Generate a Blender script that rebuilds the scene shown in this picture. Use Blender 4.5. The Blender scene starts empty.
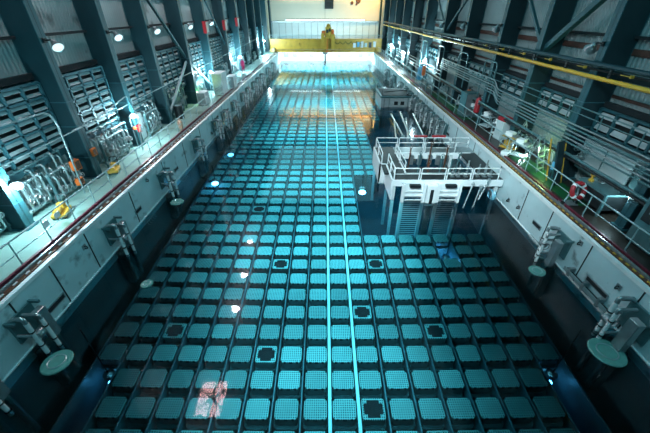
import bpy, math, random
from mathutils import Vector, Matrix, Euler
random.seed(7)
PI = math.pi
C = bpy.context.scene.collection
S = bpy.context.scene

# ------------------------------------------------------------------ camera
FPX, PITCH, CAMZ = 319.0, math.radians(32.9), 6.6
cam_d = bpy.data.cameras.new('camera'); cam = bpy.data.objects.new('camera', cam_d); C.objects.link(cam)
cam_d.sensor_width = 36.0; cam_d.lens = FPX / 650 * 36.0; cam_d.clip_end = 400; cam_d.clip_start = .05
cam.location = (0, 0, CAMZ); cam.rotation_euler = (PI/2 - PITCH, 0, 0)
S.camera = cam

# ------------------------------------------------------------------ world and exposure
w = bpy.data.worlds.new('world'); S.world = w; w.use_nodes = True
w.node_tree.nodes['Background'].inputs[0].default_value = (.10, .42, .50, 1)
w.node_tree.nodes['Background'].inputs[1].default_value = .06
S.view_settings.view_transform = 'Standard'; S.view_settings.look = 'None'
S.view_settings.gamma = 1; S.view_settings.use_curve_mapping = False
S.view_settings.exposure = 0.18
S.cycles.caustics_refractive = False; S.cycles.caustics_reflective = False
S.cycles.max_bounces = 8; S.cycles.diffuse_bounces = 3; S.cycles.transmission_bounces = 6
S.cycles.sample_clamp_indirect = 6.0
S.cycles.use_adaptive_sampling = False
S.cycles.use_denoising = True; S.cycles.denoising_input_passes = 'RGB_ALBEDO_NORMAL'; S.cycles.denoising_prefilter = 'FAST'

def area(name, loc, rot, sx, sy, power, col, spread=PI):
    d = bpy.data.lights.new(name, 'AREA'); d.shape = 'RECTANGLE'; d.size = sx; d.size_y = sy
    d.energy = power; d.color = col; d.spread = spread
    o = bpy.data.objects.new(name, d); C.objects.link(o); o.location = loc; o.rotation_euler = rot
    return o
def point(name, loc, power, col, r=.1):
    d = bpy.data.lights.new(name, 'POINT'); d.energy = power; d.color = col; d.shadow_soft_size = r
    o = bpy.data.objects.new(name, d); C.objects.link(o); o.location = loc
    return o
WL, WR, WZ, PEND = -8.6, 9.05, -1.77, 70.0
TEAL = (.30, .86, 1.0); UW = (.27, .86, 1.0)
# added fills just below the surface, standing in for overhead light on the racks
for y0, pw, sx in ((6.3, 235, 7), (12.5, 420, 8.5), (19.5, 470, 10), (28, 720, 10), (38, 1100, 11), (50, 1600, 13), (62, 3000, 15)):
    area('submerged_fill', (-.2, y0, WZ - .12), (0, 0, 0), sx, 5, pw, UW, 2.6)
# hall lighting
area('ceiling_fill', (0, 20, 14.8), (0, 0, 0), 20, 36, 900, TEAL)  # added broad fill, not a real fixture
area('ceiling_fill', (0, 55, 14.8), (0, 0, 0), 20, 24, 1900, TEAL)  # second added fill, lifts the far half and the pool walls
area('near_end_fill', (0, 1.2, 12), (math.radians(60), 0, 0), 12, 2, 800, TEAL)  # added unseen fill for faces turned towards the camera
area('near_end_fill', (-2, 1.2, 11), (math.radians(56), 0, math.radians(-31)), 2, 2, 260, (.75, .95, 1), .75)  # added narrow fill that whitens the platform front
area('far_pool_fill', (0, 66.3, -.1), (math.radians(12), 0, 0), 17, .6, 3600, (.72, .95, 1))  # added fill hidden below the girder, whitens the far pool walls
area('end_wall_fill', (0, 68.8, 3.2), (math.radians(105), 0, 0), 16, .6, 600, (.75, .95, 1))  # added fill behind the girder, turned away to wash the end wall
area('far_beam_fill', (0, 73, 9.3), (math.radians(140), 0, 0), 18, .3, 900, (1, .62, .15))  # added warm fill that brightens the yellow beam for its reflection
area('far_warm_light', (9.5, 70, 12), (math.radians(50), 0, math.radians(-10)), 4, 3, 1300, (1, .55, .12))

# ------------------------------------------------------------------ pixel helpers (650 x 433 frame)
cs, sn = math.cos(PITCH), math.sin(PITCH)
def ray(px, py):
    u, v = px - 325, 216.5 - py
    return Vector((u, FPX*cs + v*sn, -FPX*sn + v*cs))
def onX(px, py, X):
    r = ray(px, py); t = X / r.x; return Vector((X, r.y*t, CAMZ + r.z*t))
def onZ(px, py, Z):
    r = ray(px, py); t = (Z - CAMZ) / r.z; return Vector((r.x*t, r.y*t, Z))
def onY(px, py, Y):
    r = ray(px, py); t = Y / r.y; return Vector((r.x*t, Y, CAMZ + r.z*t))

# ------------------------------------------------------------------ materials
def nt(m): return m.node_tree.nodes, m.node_tree.links
def paint(name, col, rough=.5, metal=0.0, var=.25, scale=3.0, bump=.0, spots=None):
    m = bpy.data.materials.new(name); m.use_nodes = True; N, L = nt(m); b = N['Principled BSDF']
    tc = N.new('ShaderNodeTexCoord'); nz = N.new('ShaderNodeTexNoise')
    nz.inputs['Scale'].default_value = scale; nz.inputs['Detail'].default_value = 6
    L.new(tc.outputs['Object'], nz.inputs['Vector'])
    mx = N.new('ShaderNodeMix'); mx.data_type = 'RGBA'
    c = Vector(col)
    mx.inputs[6].default_value = (*(c*(1-var)), 1); mx.inputs[7].default_value = (*[min(1, v*(1+var)) for v in c], 1)
    L.new(nz.outputs['Fac'], mx.inputs[0]); out = mx.outputs[2]
    if spots:
        n2 = N.new('ShaderNodeTexNoise'); n2.inputs['Scale'].default_value = spots[1]; n2.inputs['Detail'].default_value = 8
        L.new(tc.outputs['Object'], n2.inputs['Vector'])
        rp = N.new('ShaderNodeValToRGB'); rp.color_ramp.elements[0].position = spots[2]; rp.color_ramp.elements[1].position = spots[2]+.12
        L.new(n2.outputs['Fac'], rp.inputs[0])
        m2 = N.new('ShaderNodeMix'); m2.data_type = 'RGBA'; m2.inputs[7].default_value = (*spots[0], 1)
        L.new(rp.outputs[0], m2.inputs[0]); L.new(out, m2.inputs[6]); out = m2.outputs[2]
    L.new(out, b.inputs['Base Color'])
    b.inputs['Roughness'].default_value = rough; b.inputs['Metallic'].default_value = metal
    if bump:
        bp = N.new('ShaderNodeBump'); bp.inputs['Strength'].default_value = bump; bp.inputs['Distance'].default_value = .02
        L.new(nz.outputs['Fac'], bp.inputs['Height']); L.new(bp.outputs[0], b.inputs['Normal'])
    return m
def glow(name, col, s):
    m = bpy.data.materials.new(name); m.use_nodes = True; N, L = nt(m); b = N['Principled BSDF']
    b.inputs['Base Color'].default_value = (*col, 1); b.inputs['Emission Color'].default_value = (*col, 1)
    b.inputs['Emission Strength'].default_value = s
    return m
M = {}
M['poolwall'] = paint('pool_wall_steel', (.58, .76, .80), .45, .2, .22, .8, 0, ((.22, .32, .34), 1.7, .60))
M['white'] = paint('white_paint', (.80, .86, .88), .4, 0, .12, 4)
M['offwhite'] = paint('worn_white_paint', (.60, .66, .68), .45, 0, .35, 5)
M['cream'] = paint('cream_wall', (.56, .56, .47), .7, 0, .06, .6, 0, ((.30, .22, .08), .45, .70))
M['farblue'] = paint('pale_blue_wall', (.50, .62, .64), .6, 0, .1, 1)
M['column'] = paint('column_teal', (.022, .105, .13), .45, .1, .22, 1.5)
M['column_dark'] = paint('column_dark', (.008, .030, .038), .5, .1, .22, 1.5)  # column teal with deep shade painted in; also colours the leaning panel
M['column_mid'] = paint('column_teal_shaded', (.008, .046, .060), .45, .1, .22, 1.5)  # same teal darkened: shade painted on the camera-facing column side
M['girt'] = paint('girt_dark', (.012, .02, .024), .85)
M['sheet'] = paint('corrugated_sheet', (.33, .42, .43), .5, .15, .25, .7, 0, ((.12, .16, .17), .9, .60))
M['band'] = paint('brown_band', (.10, .045, .035), .6)
M['slat'] = paint('louvre_slat', (.40, .48, .50), .45, .2, .5, 2.2)  # wide tone variation paints in the uneven light on the slats
M['frame'] = paint('frame_teal', (.04, .145, .18), .45, .1, .3, 2)
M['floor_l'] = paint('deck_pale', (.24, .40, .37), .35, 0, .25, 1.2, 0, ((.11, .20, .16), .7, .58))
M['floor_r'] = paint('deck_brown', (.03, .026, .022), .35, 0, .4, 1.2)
M['green'] = paint('green_floor_paint', (.012, .10, .035), .3, 0, .5, 1.5)
M['rust'] = paint('track_rust', (.14, .06, .035), .55, .3, .5, 6)
M['red_rail'] = paint('red_rail', (.15, .025, .045), .4, .1, .3, 4)
M['dark'] = paint('dark_steel', (.02, .028, .032), .45, .4, .4, 4)
M['steel'] = paint('grey_steel', (.32, .38, .40), .3, .7, .3, 5)
M['chrome'] = paint('bright_steel', (.55, .62, .64), .30, .8, .15, 5)
M['pipe'] = paint('pipe_teal', (.10, .22, .24), .3, .4, .3, 3)
M['pipe_light'] = paint('pipe_light', (.30, .42, .44), .3, .5, .25, 5)
M['yellow'] = paint('bridge_yellow', (.58, .35, .045), .4, .05, .25, 1.5, 0, ((.30, .15, .02), 1.2, .62))
M['yellow_pipe'] = paint('yellow_pipe_paint', (.80, .44, .04), .35, 0, .2, 3)
M['orange'] = paint('orange_paint', (.75, .16, .03), .45)
M['red'] = paint('red_paint', (.38, .02, .03), .45)
M['pink'] = paint('magenta_cloth', (.70, .04, .20), .7)
M['skin'] = paint('skin', (.55, .33, .24), .6)
M['blue'] = paint('blue_plastic', (.08, .40, .65), .35)
M['hose_blue'] = paint('pale_blue_hose', (.18, .48, .62), .35)
M['ceiling'] = paint('ceiling_dark', (.02, .03, .035), .8)
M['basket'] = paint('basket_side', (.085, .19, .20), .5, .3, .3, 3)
M['void'] = paint('open_basket_dark', (.01, .015, .02), .6)
M['railing'] = paint('rail_paint', (.34, .50, .53), .35, .3, .2, 4)
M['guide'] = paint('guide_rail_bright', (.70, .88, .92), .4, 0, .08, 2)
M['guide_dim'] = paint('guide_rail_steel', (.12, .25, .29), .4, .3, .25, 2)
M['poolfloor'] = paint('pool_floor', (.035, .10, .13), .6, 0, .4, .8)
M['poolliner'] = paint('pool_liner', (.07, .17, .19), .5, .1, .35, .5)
M['lamp'] = glow('lamp_glass', (.75, .97, 1), 60)
M['lamp_hi'] = glow('high_bay_glass', (1, .68, .70), 9)
M['fan_glow'] = glow('pink_daylight', (1, .55, .55), 24)
M['lamp_soft'] = glow('floodlight_glass', (.65, .88, .92), 1.1)
M['lamp_green'] = glow('green_lamp_glass', (.75, 1, .25), 14)
M['lamp_red'] = glow('red_lamp_glass', (1, .12, .03), 4)
M['lamp_uw'] = glow('submerged_lamp_glass', (.25, .65, 1), 4)
M['screen'] = glow('orange_screen', (1, .35, .06), 2.0)
M['tube'] = glow('fluorescent_tube', (.8, .97, 1), 2.5)

M['float'] = paint('float_green', (.10, .30, .27), .35, 0, .3, 5)
def plate_material():       # perforated basket lid: rows of round holes
    m = bpy.data.materials.new('perforated_plate'); m.use_nodes = True; N, L = nt(m); b = N['Principled BSDF']
    tc = N.new('ShaderNodeTexCoord'); sc = N.new('ShaderNodeVectorMath'); sc.operation = 'SCALE'; sc.inputs[3].default_value = 1/.068
    L.new(tc.outputs['Object'], sc.inputs[0])
    fr = N.new('ShaderNodeVectorMath'); fr.operation = 'FRACTION'; L.new(sc.outputs[0], fr.inputs[0])
    sb = N.new('ShaderNodeVectorMath'); sb.operation = 'SUBTRACT'; sb.inputs[1].default_value = (.5, .5, 0); L.new(fr.outputs[0], sb.inputs[0])
    ml = N.new('ShaderNodeVectorMath'); ml.operation = 'MULTIPLY'; ml.inputs[1].default_value = (1, 1, 0); L.new(sb.outputs[0], ml.inputs[0])
    ln = N.new('ShaderNodeVectorMath'); ln.operation = 'LENGTH'; L.new(ml.outputs[0], ln.inputs[0])
    lt = N.new('ShaderNodeMath'); lt.operation = 'LESS_THAN'; lt.inputs[1].default_value = .31; L.new(ln.outputs['Value'], lt.inputs[0])
    oi = N.new('ShaderNodeObjectInfo'); nz = N.new('ShaderNodeTexNoise'); nz.inputs['Scale'].default_value = 2.2
    L.new(tc.outputs['Object'], nz.inputs['Vector'])
    mr = N.new('ShaderNodeMapRange'); mr.inputs[3].default_value = .70; mr.inputs[4].default_value = 1.0; L.new(oi.outputs['Random'], mr.inputs[0])
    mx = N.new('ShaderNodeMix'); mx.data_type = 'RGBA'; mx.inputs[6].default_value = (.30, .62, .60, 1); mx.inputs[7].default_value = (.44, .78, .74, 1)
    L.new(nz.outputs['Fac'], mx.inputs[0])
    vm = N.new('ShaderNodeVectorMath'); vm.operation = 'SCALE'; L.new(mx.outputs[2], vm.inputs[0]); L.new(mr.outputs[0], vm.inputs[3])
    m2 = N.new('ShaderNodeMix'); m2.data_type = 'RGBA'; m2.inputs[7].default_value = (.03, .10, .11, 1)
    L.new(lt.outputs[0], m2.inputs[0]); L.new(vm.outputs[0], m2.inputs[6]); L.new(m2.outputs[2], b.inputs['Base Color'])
    b.inputs['Roughness'].default_value = .5
    return m
M['plate'] = plate_material()

def water_material():
    m = bpy.data.materials.new('pool_water'); m.use_nodes = True; N, L = nt(m); N.remove(N['Principled BSDF'])
    out = N['Material Output']
    fr = N.new('ShaderNodeFresnel'); fr.inputs[0].default_value = 1.33
    gl = N.new('ShaderNodeBsdfGlossy'); gl.inputs['Roughness'].default_value = .03; gl.inputs[0].default_value = (1, 1, 1, 1)
    g2 = N.new('ShaderNodeBsdfGlossy'); g2.inputs['Roughness'].default_value = .19; gm = N.new('ShaderNodeMixShader'); gm.inputs[0].default_value = .18
    L.new(gl.outputs[0], gm.inputs[1]); L.new(g2.outputs[0], gm.inputs[2])
    rf = N.new('ShaderNodeBsdfRefraction'); rf.inputs['IOR'].default_value = 1.33; rf.inputs['Roughness'].default_value = 0
    mx = N.new('ShaderNodeMixShader')
    tc = N.new('ShaderNodeTexCoord'); nz = N.new('ShaderNodeTexNoise'); nz.inputs['Scale'].default_value = .9; nz.inputs['Detail'].default_value = 2
    L.new(tc.outputs['Object'], nz.inputs['Vector'])
    bp = N.new('ShaderNodeBump'); bp.inputs['Strength'].default_value = .12; bp.inputs['Distance'].default_value = .02
    L.new(nz.outputs['Fac'], bp.inputs['Height'])
    for n in (gl, g2, rf, fr): L.new(bp.outputs[0], n.inputs['Normal'])
    L.new(fr.outputs[0], mx.inputs[0]); L.new(rf.outputs[0], mx.inputs[1]); L.new(gm.outputs[0], mx.inputs[2])
    L.new(mx.outputs[0], out.inputs['Surface'])
    ab = N.new('ShaderNodeVolumeAbsorption'); ab.inputs[0].default_value = (.0, .79, .93, 1); ab.inputs['Density'].default_value = .15
    L.new(ab.outputs[0], out.inputs['Volume'])
    return m
M['water'] = water_material()

# ------------------------------------------------------------------ mesh builder
class MB:
    def __init__(s): s.v = []; s.f = []; s.p = []
    def add(s, vs, fs):
        o = len(s.v); fo = len(s.f); s.v += [tuple(p) for p in vs]; s.f += [tuple(i+o for i in f) for f in fs]
        s.p.append(((o, len(s.v)), (fo, len(s.f)))); return s
    def box(s, x0, x1, y0, y1, z0, z1):
        return s.add([(x0,y0,z0),(x1,y0,z0),(x1,y1,z0),(x0,y1,z0),(x0,y0,z1),(x1,y0,z1),(x1,y1,z1),(x0,y1,z1)],
                     [(0,3,2,1),(4,5,6,7),(0,1,5,4),(1,2,6,5),(2,3,7,6),(3,0,4,7)])
    def cbox(s, c, d, rot=None):
        pts = []
        R = Euler(rot).to_matrix() if rot else Matrix.Identity(3)
        for z in (-1, 1):
            for x, y in ((-1,-1),(1,-1),(1,1),(-1,1)):
                pts.append(Vector(c) + R @ Vector((x*d[0]/2, y*d[1]/2, z*d[2]/2)))
        return s.add(pts, [(0,3,2,1),(4,5,6,7),(0,1,5,4),(1,2,6,5),(2,3,7,6),(3,0,4,7)])
    def bar(s, p0, p1, w, h):
        p0, p1 = Vector(p0), Vector(p1); d = (p1-p0).normalized()
        a = d.cross(Vector((0,0,1)));  a = Vector((1,0,0)) if a.length < 1e-4 else a.normalized(); b = a.cross(d)
        pts = [p + a*sx*w/2 + b*sy*h/2 for p in (p0, p1) for sx, sy in ((-1,-1),(1,-1),(1,1),(-1,1))]
        return s.add(pts, [(0,1,2,3),(7,6,5,4),(0,4,5,1),(1,5,6,2),(2,6,7,3),(3,7,4,0)])
    def tube(s, pts, r, n=8, r2=None):
        pts = [Vector(p) for p in pts]; k = len(pts); rings = []
        d0 = (pts[1]-pts[0]).normalized(); a = d0.cross(Vector((0,0,1)))
        a = Vector((1,0,0)) if a.length < 1e-3 else a.normalized()
        for i, p in enumerate(pts):
            if i == 0: d = pts[1]-p
            elif i == k-1: d = p-pts[i-1]
            else: d = (pts[i+1]-p).normalized() + (p-pts[i-1]).normalized()
            d.normalize(); a = (a - d*a.dot(d)).normalized(); b = d.cross(a)
            rr = r if r2 is None else r + (r2-r)*i/(k-1)
            rings.append([p + (a*math.cos(t)+b*math.sin(t))*rr for t in [2*PI*j/n for j in range(n)]])
        vs = [q for R in rings for q in R]; fs = []
        for i in range(k-1):
            for j in range(n): fs.append((i*n+j, i*n+(j+1)%n, (i+1)*n+(j+1)%n, (i+1)*n+j))
        fs.append(tuple(range(n-1, -1, -1))); fs.append(tuple((k-1)*n+j for j in range(n)))
        return s.add(vs, fs)
    def arc(s, pts, r, n=8, rad=.15, seg=4):          # tube with rounded corners
        P = [Vector(p) for p in pts]; out = [P[0]]
        for i in range(1, len(P)-1):
            a = (P[i-1]-P[i]); b = (P[i+1]-P[i]); q = min(rad, a.length*.45, b.length*.45)
            A = P[i]+a.normalized()*q; B = P[i]+b.normalized()*q
            for t in range(seg+1):
                t /= seg; out.append(A*(1-t)**2 + P[i]*2*t*(1-t) + B*t*t)
        out.append(P[-1]); return s.tube(out, r, n)
    def torus(s, c, R, r, ax='z', n=24, m=8, sc=1):
        c = Vector(c); vs = []; fs = []
        for i in range(n):
            t = 2*PI*i/n
            for j in range(m):
                u = 2*PI*j/m; q = (R+r*math.cos(u)); p = (q*math.cos(t), q*math.sin(t)*sc, r*math.sin(u))
                if ax == 'x': p = (p[2], p[0], p[1])
                if ax == 'y': p = (p[0], p[2], p[1])
                vs.append(c+Vector(p)); fs.append((i*m+j, ((i+1)%n)*m+j, ((i+1)%n)*m+(j+1)%m, i*m+(j+1)%m))
        return s.add(vs, fs)
    def lathe(s, c, prof, n=16, ax=(0,0,1)):
        c = Vector(c); q = Vector((0,0,1)).rotation_difference(Vector(ax)); vs = []; fs = []
        for r, z in prof:
            for j in range(n):
                t = 2*PI*j/n; vs.append(c + q @ Vector((r*math.cos(t), r*math.sin(t), z)))
        for i in range(len(prof)-1):
            for j in range(n): fs.append((i*n+j, i*n+(j+1)%n, (i+1)*n+(j+1)%n, (i+1)*n+j))
        fs.append(tuple(range(n-1,-1,-1))); fs.append(tuple((len(prof)-1)*n+j for j in range(n)))
        return s.add(vs, fs)
    def prism(s, poly, z0, z1):
        n = len(poly)
        return s.add([(x,y,z0) for x,y in poly]+[(x,y,z1) for x,y in poly],
                     [tuple(range(n-1,-1,-1)), tuple(range(n,2*n))]+[(i,(i+1)%n,n+(i+1)%n,n+i) for i in range(n)])
    def split(s, name, mat, parent, smooth=False):
        out = []
        for (a, b), (c, d) in s.p:
            q = MB(); q.v = s.v[a:b]; q.f = [tuple(i-a for i in f) for f in s.f[c:d]]
            out.append(q.build(name, mat, parent, smooth=smooth))
        return out
    def build(s, name, mat, parent=None, loc=None, smooth=False, bevel=0):
        me = bpy.data.meshes.new(name); me.from_pydata(s.v, [], s.f); me.validate(); me.update()
        me.materials.append(M[mat] if isinstance(mat, str) else mat)
        if smooth:
            me.polygons.foreach_set('use_smooth', [True]*len(me.polygons))
            try: me.set_sharp_from_angle(angle=math.radians(40))
            except Exception: pass
        o = bpy.data.objects.new(name, me); C.objects.link(o)
        if parent: o.parent = parent
        if loc is not None: o.location = loc
        if bevel:
            b = o.modifiers.new('bevel', 'BEVEL'); b.width = bevel; b.segments = 2
        return o
def tag(o, label, cat, group=None, kind=None):
    o['label'] = label; o['category'] = cat
    if group: o['group'] = group
    if kind: o['kind'] = kind
    return o
def struct(o): o['kind'] = 'structure'; return o
def empty(name, loc=(0,0,0), rz=0):
    o = bpy.data.objects.new(name, None); C.objects.link(o); o.location = loc; o.rotation_euler = (0,0,rz); o.empty_display_size = .1
    return o
KIDS = {}
def copy_tree(o, parent=None, keep=True):
    c = o.copy(); C.objects.link(c)
    if parent: c.parent = parent
    for ch in list(o.children): copy_tree(ch, c)
    return c
ORD = ['first','second','third','fourth','fifth','sixth','seventh','eighth','ninth','tenth','eleventh','twelfth','thirteenth',
       'fourteenth','fifteenth','sixteenth','seventeenth','eighteenth','nineteenth','twentieth','twenty-first','twenty-second']

# ================================================================== STRUCTURE
HL, HR, YF, Y0, ZC = -11.7, 11.7, 75.0, 1.0, 15.0
def slab(name, mat, *b, **k): return struct(MB().box(*b).build(name, mat, **k))
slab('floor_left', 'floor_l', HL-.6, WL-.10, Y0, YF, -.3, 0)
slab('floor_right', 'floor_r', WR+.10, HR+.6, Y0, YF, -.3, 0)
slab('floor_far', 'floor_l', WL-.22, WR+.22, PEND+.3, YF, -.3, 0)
slab('floor_pool', 'poolfloor', WL-.3, WR+.3, Y0, PEND+.3, -7.4, -7.0)
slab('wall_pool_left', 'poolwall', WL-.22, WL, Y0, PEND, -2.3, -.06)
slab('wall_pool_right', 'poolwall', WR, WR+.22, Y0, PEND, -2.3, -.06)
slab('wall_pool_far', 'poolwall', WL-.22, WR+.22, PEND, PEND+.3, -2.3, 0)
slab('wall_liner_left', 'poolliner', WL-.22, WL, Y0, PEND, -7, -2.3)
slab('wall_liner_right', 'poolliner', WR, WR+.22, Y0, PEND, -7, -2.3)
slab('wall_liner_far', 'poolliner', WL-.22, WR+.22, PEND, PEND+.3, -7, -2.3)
slab('ceiling', 'ceiling', HL-.6, HR+.6, Y0, YF+.2, ZC, ZC+.2)
slab('trim_coping_left', 'white', WL-.10, WL+.04, Y0, PEND, -.06, .05)
slab('trim_coping_right', 'white', WR-.04, WR+.10, Y0, PEND, -.06, .05)
slab('trim_water_line_left', 'white', WL, WL+.03, Y0, PEND, WZ+.03, WZ+.08)
slab('trim_water_line_right', 'white', WR-.03, WR, Y0, PEND, WZ+.03, WZ+.08)

def corrugated(name, x, sgn, y0, y1, z0, z1, mat='sheet', p=.20, d=.022):
    m = MB(); n = int((y1-y0)/p*4); vs = []; fs = []
    for i in range(n+1):
        y = y0+(y1-y0)*i/n; k = i % 4; dx = (0 if k in (0, 1) else d)*sgn
        vs += [(x+dx, y, z0), (x+dx, y, z1)]
    for i in range(n): fs.append((2*i, 2*i+2, 2*i+3, 2*i+1))
    m.add(vs, fs); return struct(m.build(name, mat))
corrugated('wall_left', HL, 1, Y0, YF, 0, ZC)
corrugated('wall_right', HR, -1, Y0, YF, 0, ZC)
slab('wall_far', 'cream', HL, HR, YF, YF+.3, 4.7, ZC)
slab('wall_far_lower', 'farblue', HL, HR, YF, YF+.3, 0, 4.7)
slab('trim_far_ledge', 'steel', HL, HR, YF-.35, YF, 4.55, 4.78)
slab('trim_far_beam', 'yellow', -10.8, 10.8, YF-.6, YF-.2, 10.2, 10.7)
m = MB()
for i in range(17): m.box(-10.6+i*1.3, -10.56+i*1.3, YF-.05, YF-.002, .2, 4.5)
struct(m.build('trim_far_mullions', 'dark'))
m = MB(); m.box(-.02, .02, YF-.02, YF-.002, 4.8, 14)
struct(m.build('trim_far_joint', 'dark'))
# girts along the side walls
for nm, X0, X1 in (('left', HL+.06, HL+.25), ('right', HR-.25, HR-.06)):
    for i, (z, h, mt) in enumerate(((5.75, .10, 'girt'), (4.42, .22, 'girt'), (7.6, .12, 'girt'), (1.35, .14, 'frame') if nm == 'left' else (3.35, .22, 'girt'))):
        slab('trim_girt_'+nm, mt, X0, X1, Y0, YF, z-h/2, z+h/2)
slab('trim_band_right', 'band', HR-.075, HR-.055, Y0, YF, 5.15, 5.38)
slab('trim_band_right', 'band', HR-.075, HR-.055, Y0, YF, 3.62, 3.74)
# joints of the pool wall plates
for nm, X, ds in (('left', WL, 1), ('right', WR, -1)):
    m = MB()
    ys = [4.2, 6.0, 7.5, 9.2, 12.3, 15.6, 18.5, 21.5]+[24.5+2.7*i for i in range(17)] if ds == 1 else [4.5, 6.4, 8.5, 10.7, 12.5, 15.1, 18.5, 21.5]+[24.5+2.7*i for i in range(17)]
    for y in ys: m.box(min(X, X+ds*.012), max(X, X+ds*.012), y-.022, y+.022, WZ+.1, -.06)
    struct(m.build('trim_plate_joints_'+nm, 'dark'))

# water
wb = MB().box(WL-.05, WR+.05, Y0-.5, PEND+.05, -7.3, WZ).build('pool_water', 'water')
tag(wb, 'clear blue-green water filling the storage pool', 'water', kind='stuff')

# ================================================================== RAILS ALONG THE POOL
def rail_track(name, X, side, label):
    t = empty(name, (X, 0, 0))
    MB().box(-.16, .16, Y0, PEND, 0, .07).build('base_plate', 'rust', t)
    MB().box(-.03, .03, Y0, PEND, .07, .16).build('rail_head', 'steel', t)
    m = MB()
    st, hw = (.46, .07) if side < 0 else (.26, .06)
    for i in range(int(66/st)):
        y = Y0+.4+i*st; m.box(-.12, -.08, y-hw, y+hw, .07, .10); m.box(.08, .12, y-hw+.1, y+hw+.1, .07, .10)
    k = m.build('rail_clips', 'offwhite' if side < 0 else 'yellow', t); k['kind'] = 'stuff'
    tag(t, label, 'crane rail')
rail_track('crane_rail', WL-.29, -1, 'rust-brown crane rail with pale clips running along the left pool edge')
rail_track('crane_rail', WR+.28, 1, 'rust-brown crane rail with yellow clips running along the right pool edge')
tag(MB().box(WL-.58, WL-.50, Y0, PEND, 0, .13).build('cable_trunking', 'red_rail'), 'dark red cable trunking beside the left crane rail', 'cable trunking')
tag(MB().box(WR+.48, WR+.56, Y0, PEND, 0, .12).build('cable_trunking', 'red_rail'), 'dark red cable trunking beside the right crane rail', 'cable trunking')

def railing(X, y0, y1, step, label, h=.88):
    t = empty('guard_railing', (X, 0, 0)); n = int((y1-y0)/step)
    for i in range(n+1):
        y = y0+i*step; MB().tube([(0,y,0),(0,y,h)], .022, 6).box(-.05,.05,y-.05,y+.05,0,.02).build('post', 'railing', t)
    MB().tube([(0,y0-.6,h),(0,y0+n*step,h)], .028, 8).build('handrail', 'railing', t)
    MB().tube([(0,y0-.6,h*.5),(0,y0+n*step,h*.5)], .016, 6).build('middle_rail', 'railing', t)
    tag(t, label, 'railing')
railing(WL-.68, 3.7, 66, 1.24, 'pale steel guard railing along the left walkway')
railing(WR+.68, 4.0, 66, 2.05, 'pale steel guard railing along the right walkway', .95)

# ================================================================== COLUMNS
CY = [9.5, 13.7, 17.9, 22.2, 27.8, 33.1, 39.5, 45.2, 51.0, 56.6, 62.2, 67.8, 73.4]
def column():
    t = empty('steel_column')
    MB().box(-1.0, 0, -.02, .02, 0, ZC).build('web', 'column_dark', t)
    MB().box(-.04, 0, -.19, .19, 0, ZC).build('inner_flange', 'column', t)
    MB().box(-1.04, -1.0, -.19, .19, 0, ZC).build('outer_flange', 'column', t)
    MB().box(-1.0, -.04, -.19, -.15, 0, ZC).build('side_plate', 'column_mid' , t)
    MB().box(-1.1, .06, -.28, .28, 0, .04).build('base_plate', 'column', t)
    m = MB()
    for z in (1.0, 2.4, 3.4): m.box(-1.02, .012, -.20, .20, z, z+.03)
    m.build('stiffener', 'frame', t)
    return t
c0 = column()
c1 = None
for side in (-1, 1):
    for i, y in enumerate(CY):
        if side == -1 and i == 0: c = c0
        else: c = copy_tree(c0)
        c.location = (side*10.6, y, 0)
        if side == 1:
            c.rotation_euler = (0, 0, PI); 
            for ch in c.children:
                if ch.name.startswith('side_plate'):
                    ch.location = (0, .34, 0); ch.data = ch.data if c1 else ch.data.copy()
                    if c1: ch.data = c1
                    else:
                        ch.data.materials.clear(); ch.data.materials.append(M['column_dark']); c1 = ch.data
        s = 'left' if side < 0 else 'right'
        tag(c, '%s teal steel column from the near end of the %s hall wall' % (ORD[i], s), 'column', 'steel columns of the %s wall' % s)
# diagonal braces between columns
def brace(p0, p1, lab, r=.07, mat='column'):
    tag(MB().bar(p0, p1, r*2, r*2).build('diagonal_brace', mat), lab, 'brace', 'diagonal wall braces')
brace((-10.9, CY[3], 8.5), (-10.9, CY[4], 3.4), 'steel brace falling between the fourth and fifth left columns', .08, 'frame')
brace((-10.9, CY[4], 3.3), (-10.9, CY[5], .3), 'lower steel brace between the fifth and sixth left columns', .08, 'railing')
brace((-10.9, CY[3]+.2, .3), (-10.9, CY[4], 3.3), 'steel brace rising between the fourth and fifth left columns', .07, 'railing')
brace((-10.9, CY[5], 9), (-10.9, CY[6], 3.4), 'steel brace between the sixth and seventh left columns', .07, 'frame')
brace((10.9, CY[1], 8.1), (10.9, CY[2], 4.9), 'thick teal brace falling between the second and third right columns', .12)
brace((10.9, CY[2], 4.9), (10.9, CY[3], 8.5), 'thin teal brace rising between the third and fourth right columns', .07)
brace((10.9, CY[4], 8.5), (10.9, CY[5], 5.0), 'teal brace between the fifth and sixth right columns', .08, 'frame')
brace((10.9, CY[5], 5.0), (10.9, CY[6], 9.0), 'thin teal brace beyond the sixth right column', .06)

# ================================================================== LOUVRES ON THE LEFT WALL
def louvre(X, y0, y1, z0, z1, nz, label, group, sgn=1):
    t = empty('louvre_screen', (X, (y0+y1)/2, z0)); hw = (y1-y0)/2; H = z1-z0
    ny = max(2, round((y1-y0)/.92)); f = MB()
    for i in range(ny+1):
        y = -hw+2*hw*i/ny; f.box(-.05, .05, y-.05, y+.05, 0, H)
    for j in range(nz+1):
        z = H*j/nz; f.box(-.05, .05, -hw, hw, z-.045, z+.045)
    f.build('frame', 'frame' if sgn > 0 else 'column', t)
    s = MB()
    for i in range(ny):
        for j in range(nz):
            ya, yb = -hw+2*hw*i/ny+.08, -hw+2*hw*(i+1)/ny-.08
            for k in range(2):
                zc = H*(j+(k+.5)/2)/nz
                s.cbox((-sgn*.02, (ya+yb)/2, zc), (.03, yb-ya, H/nz/2*.46), (0, -.5*sgn, 0))
    s.build('slats', 'slat', t)
    MB().box(-sgn*.16-.01, -sgn*.16+.01, -hw, hw, 0, H).build('backing', 'girt', t)
    tag(t, label, 'louvre', group)
prev = 5.2
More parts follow.
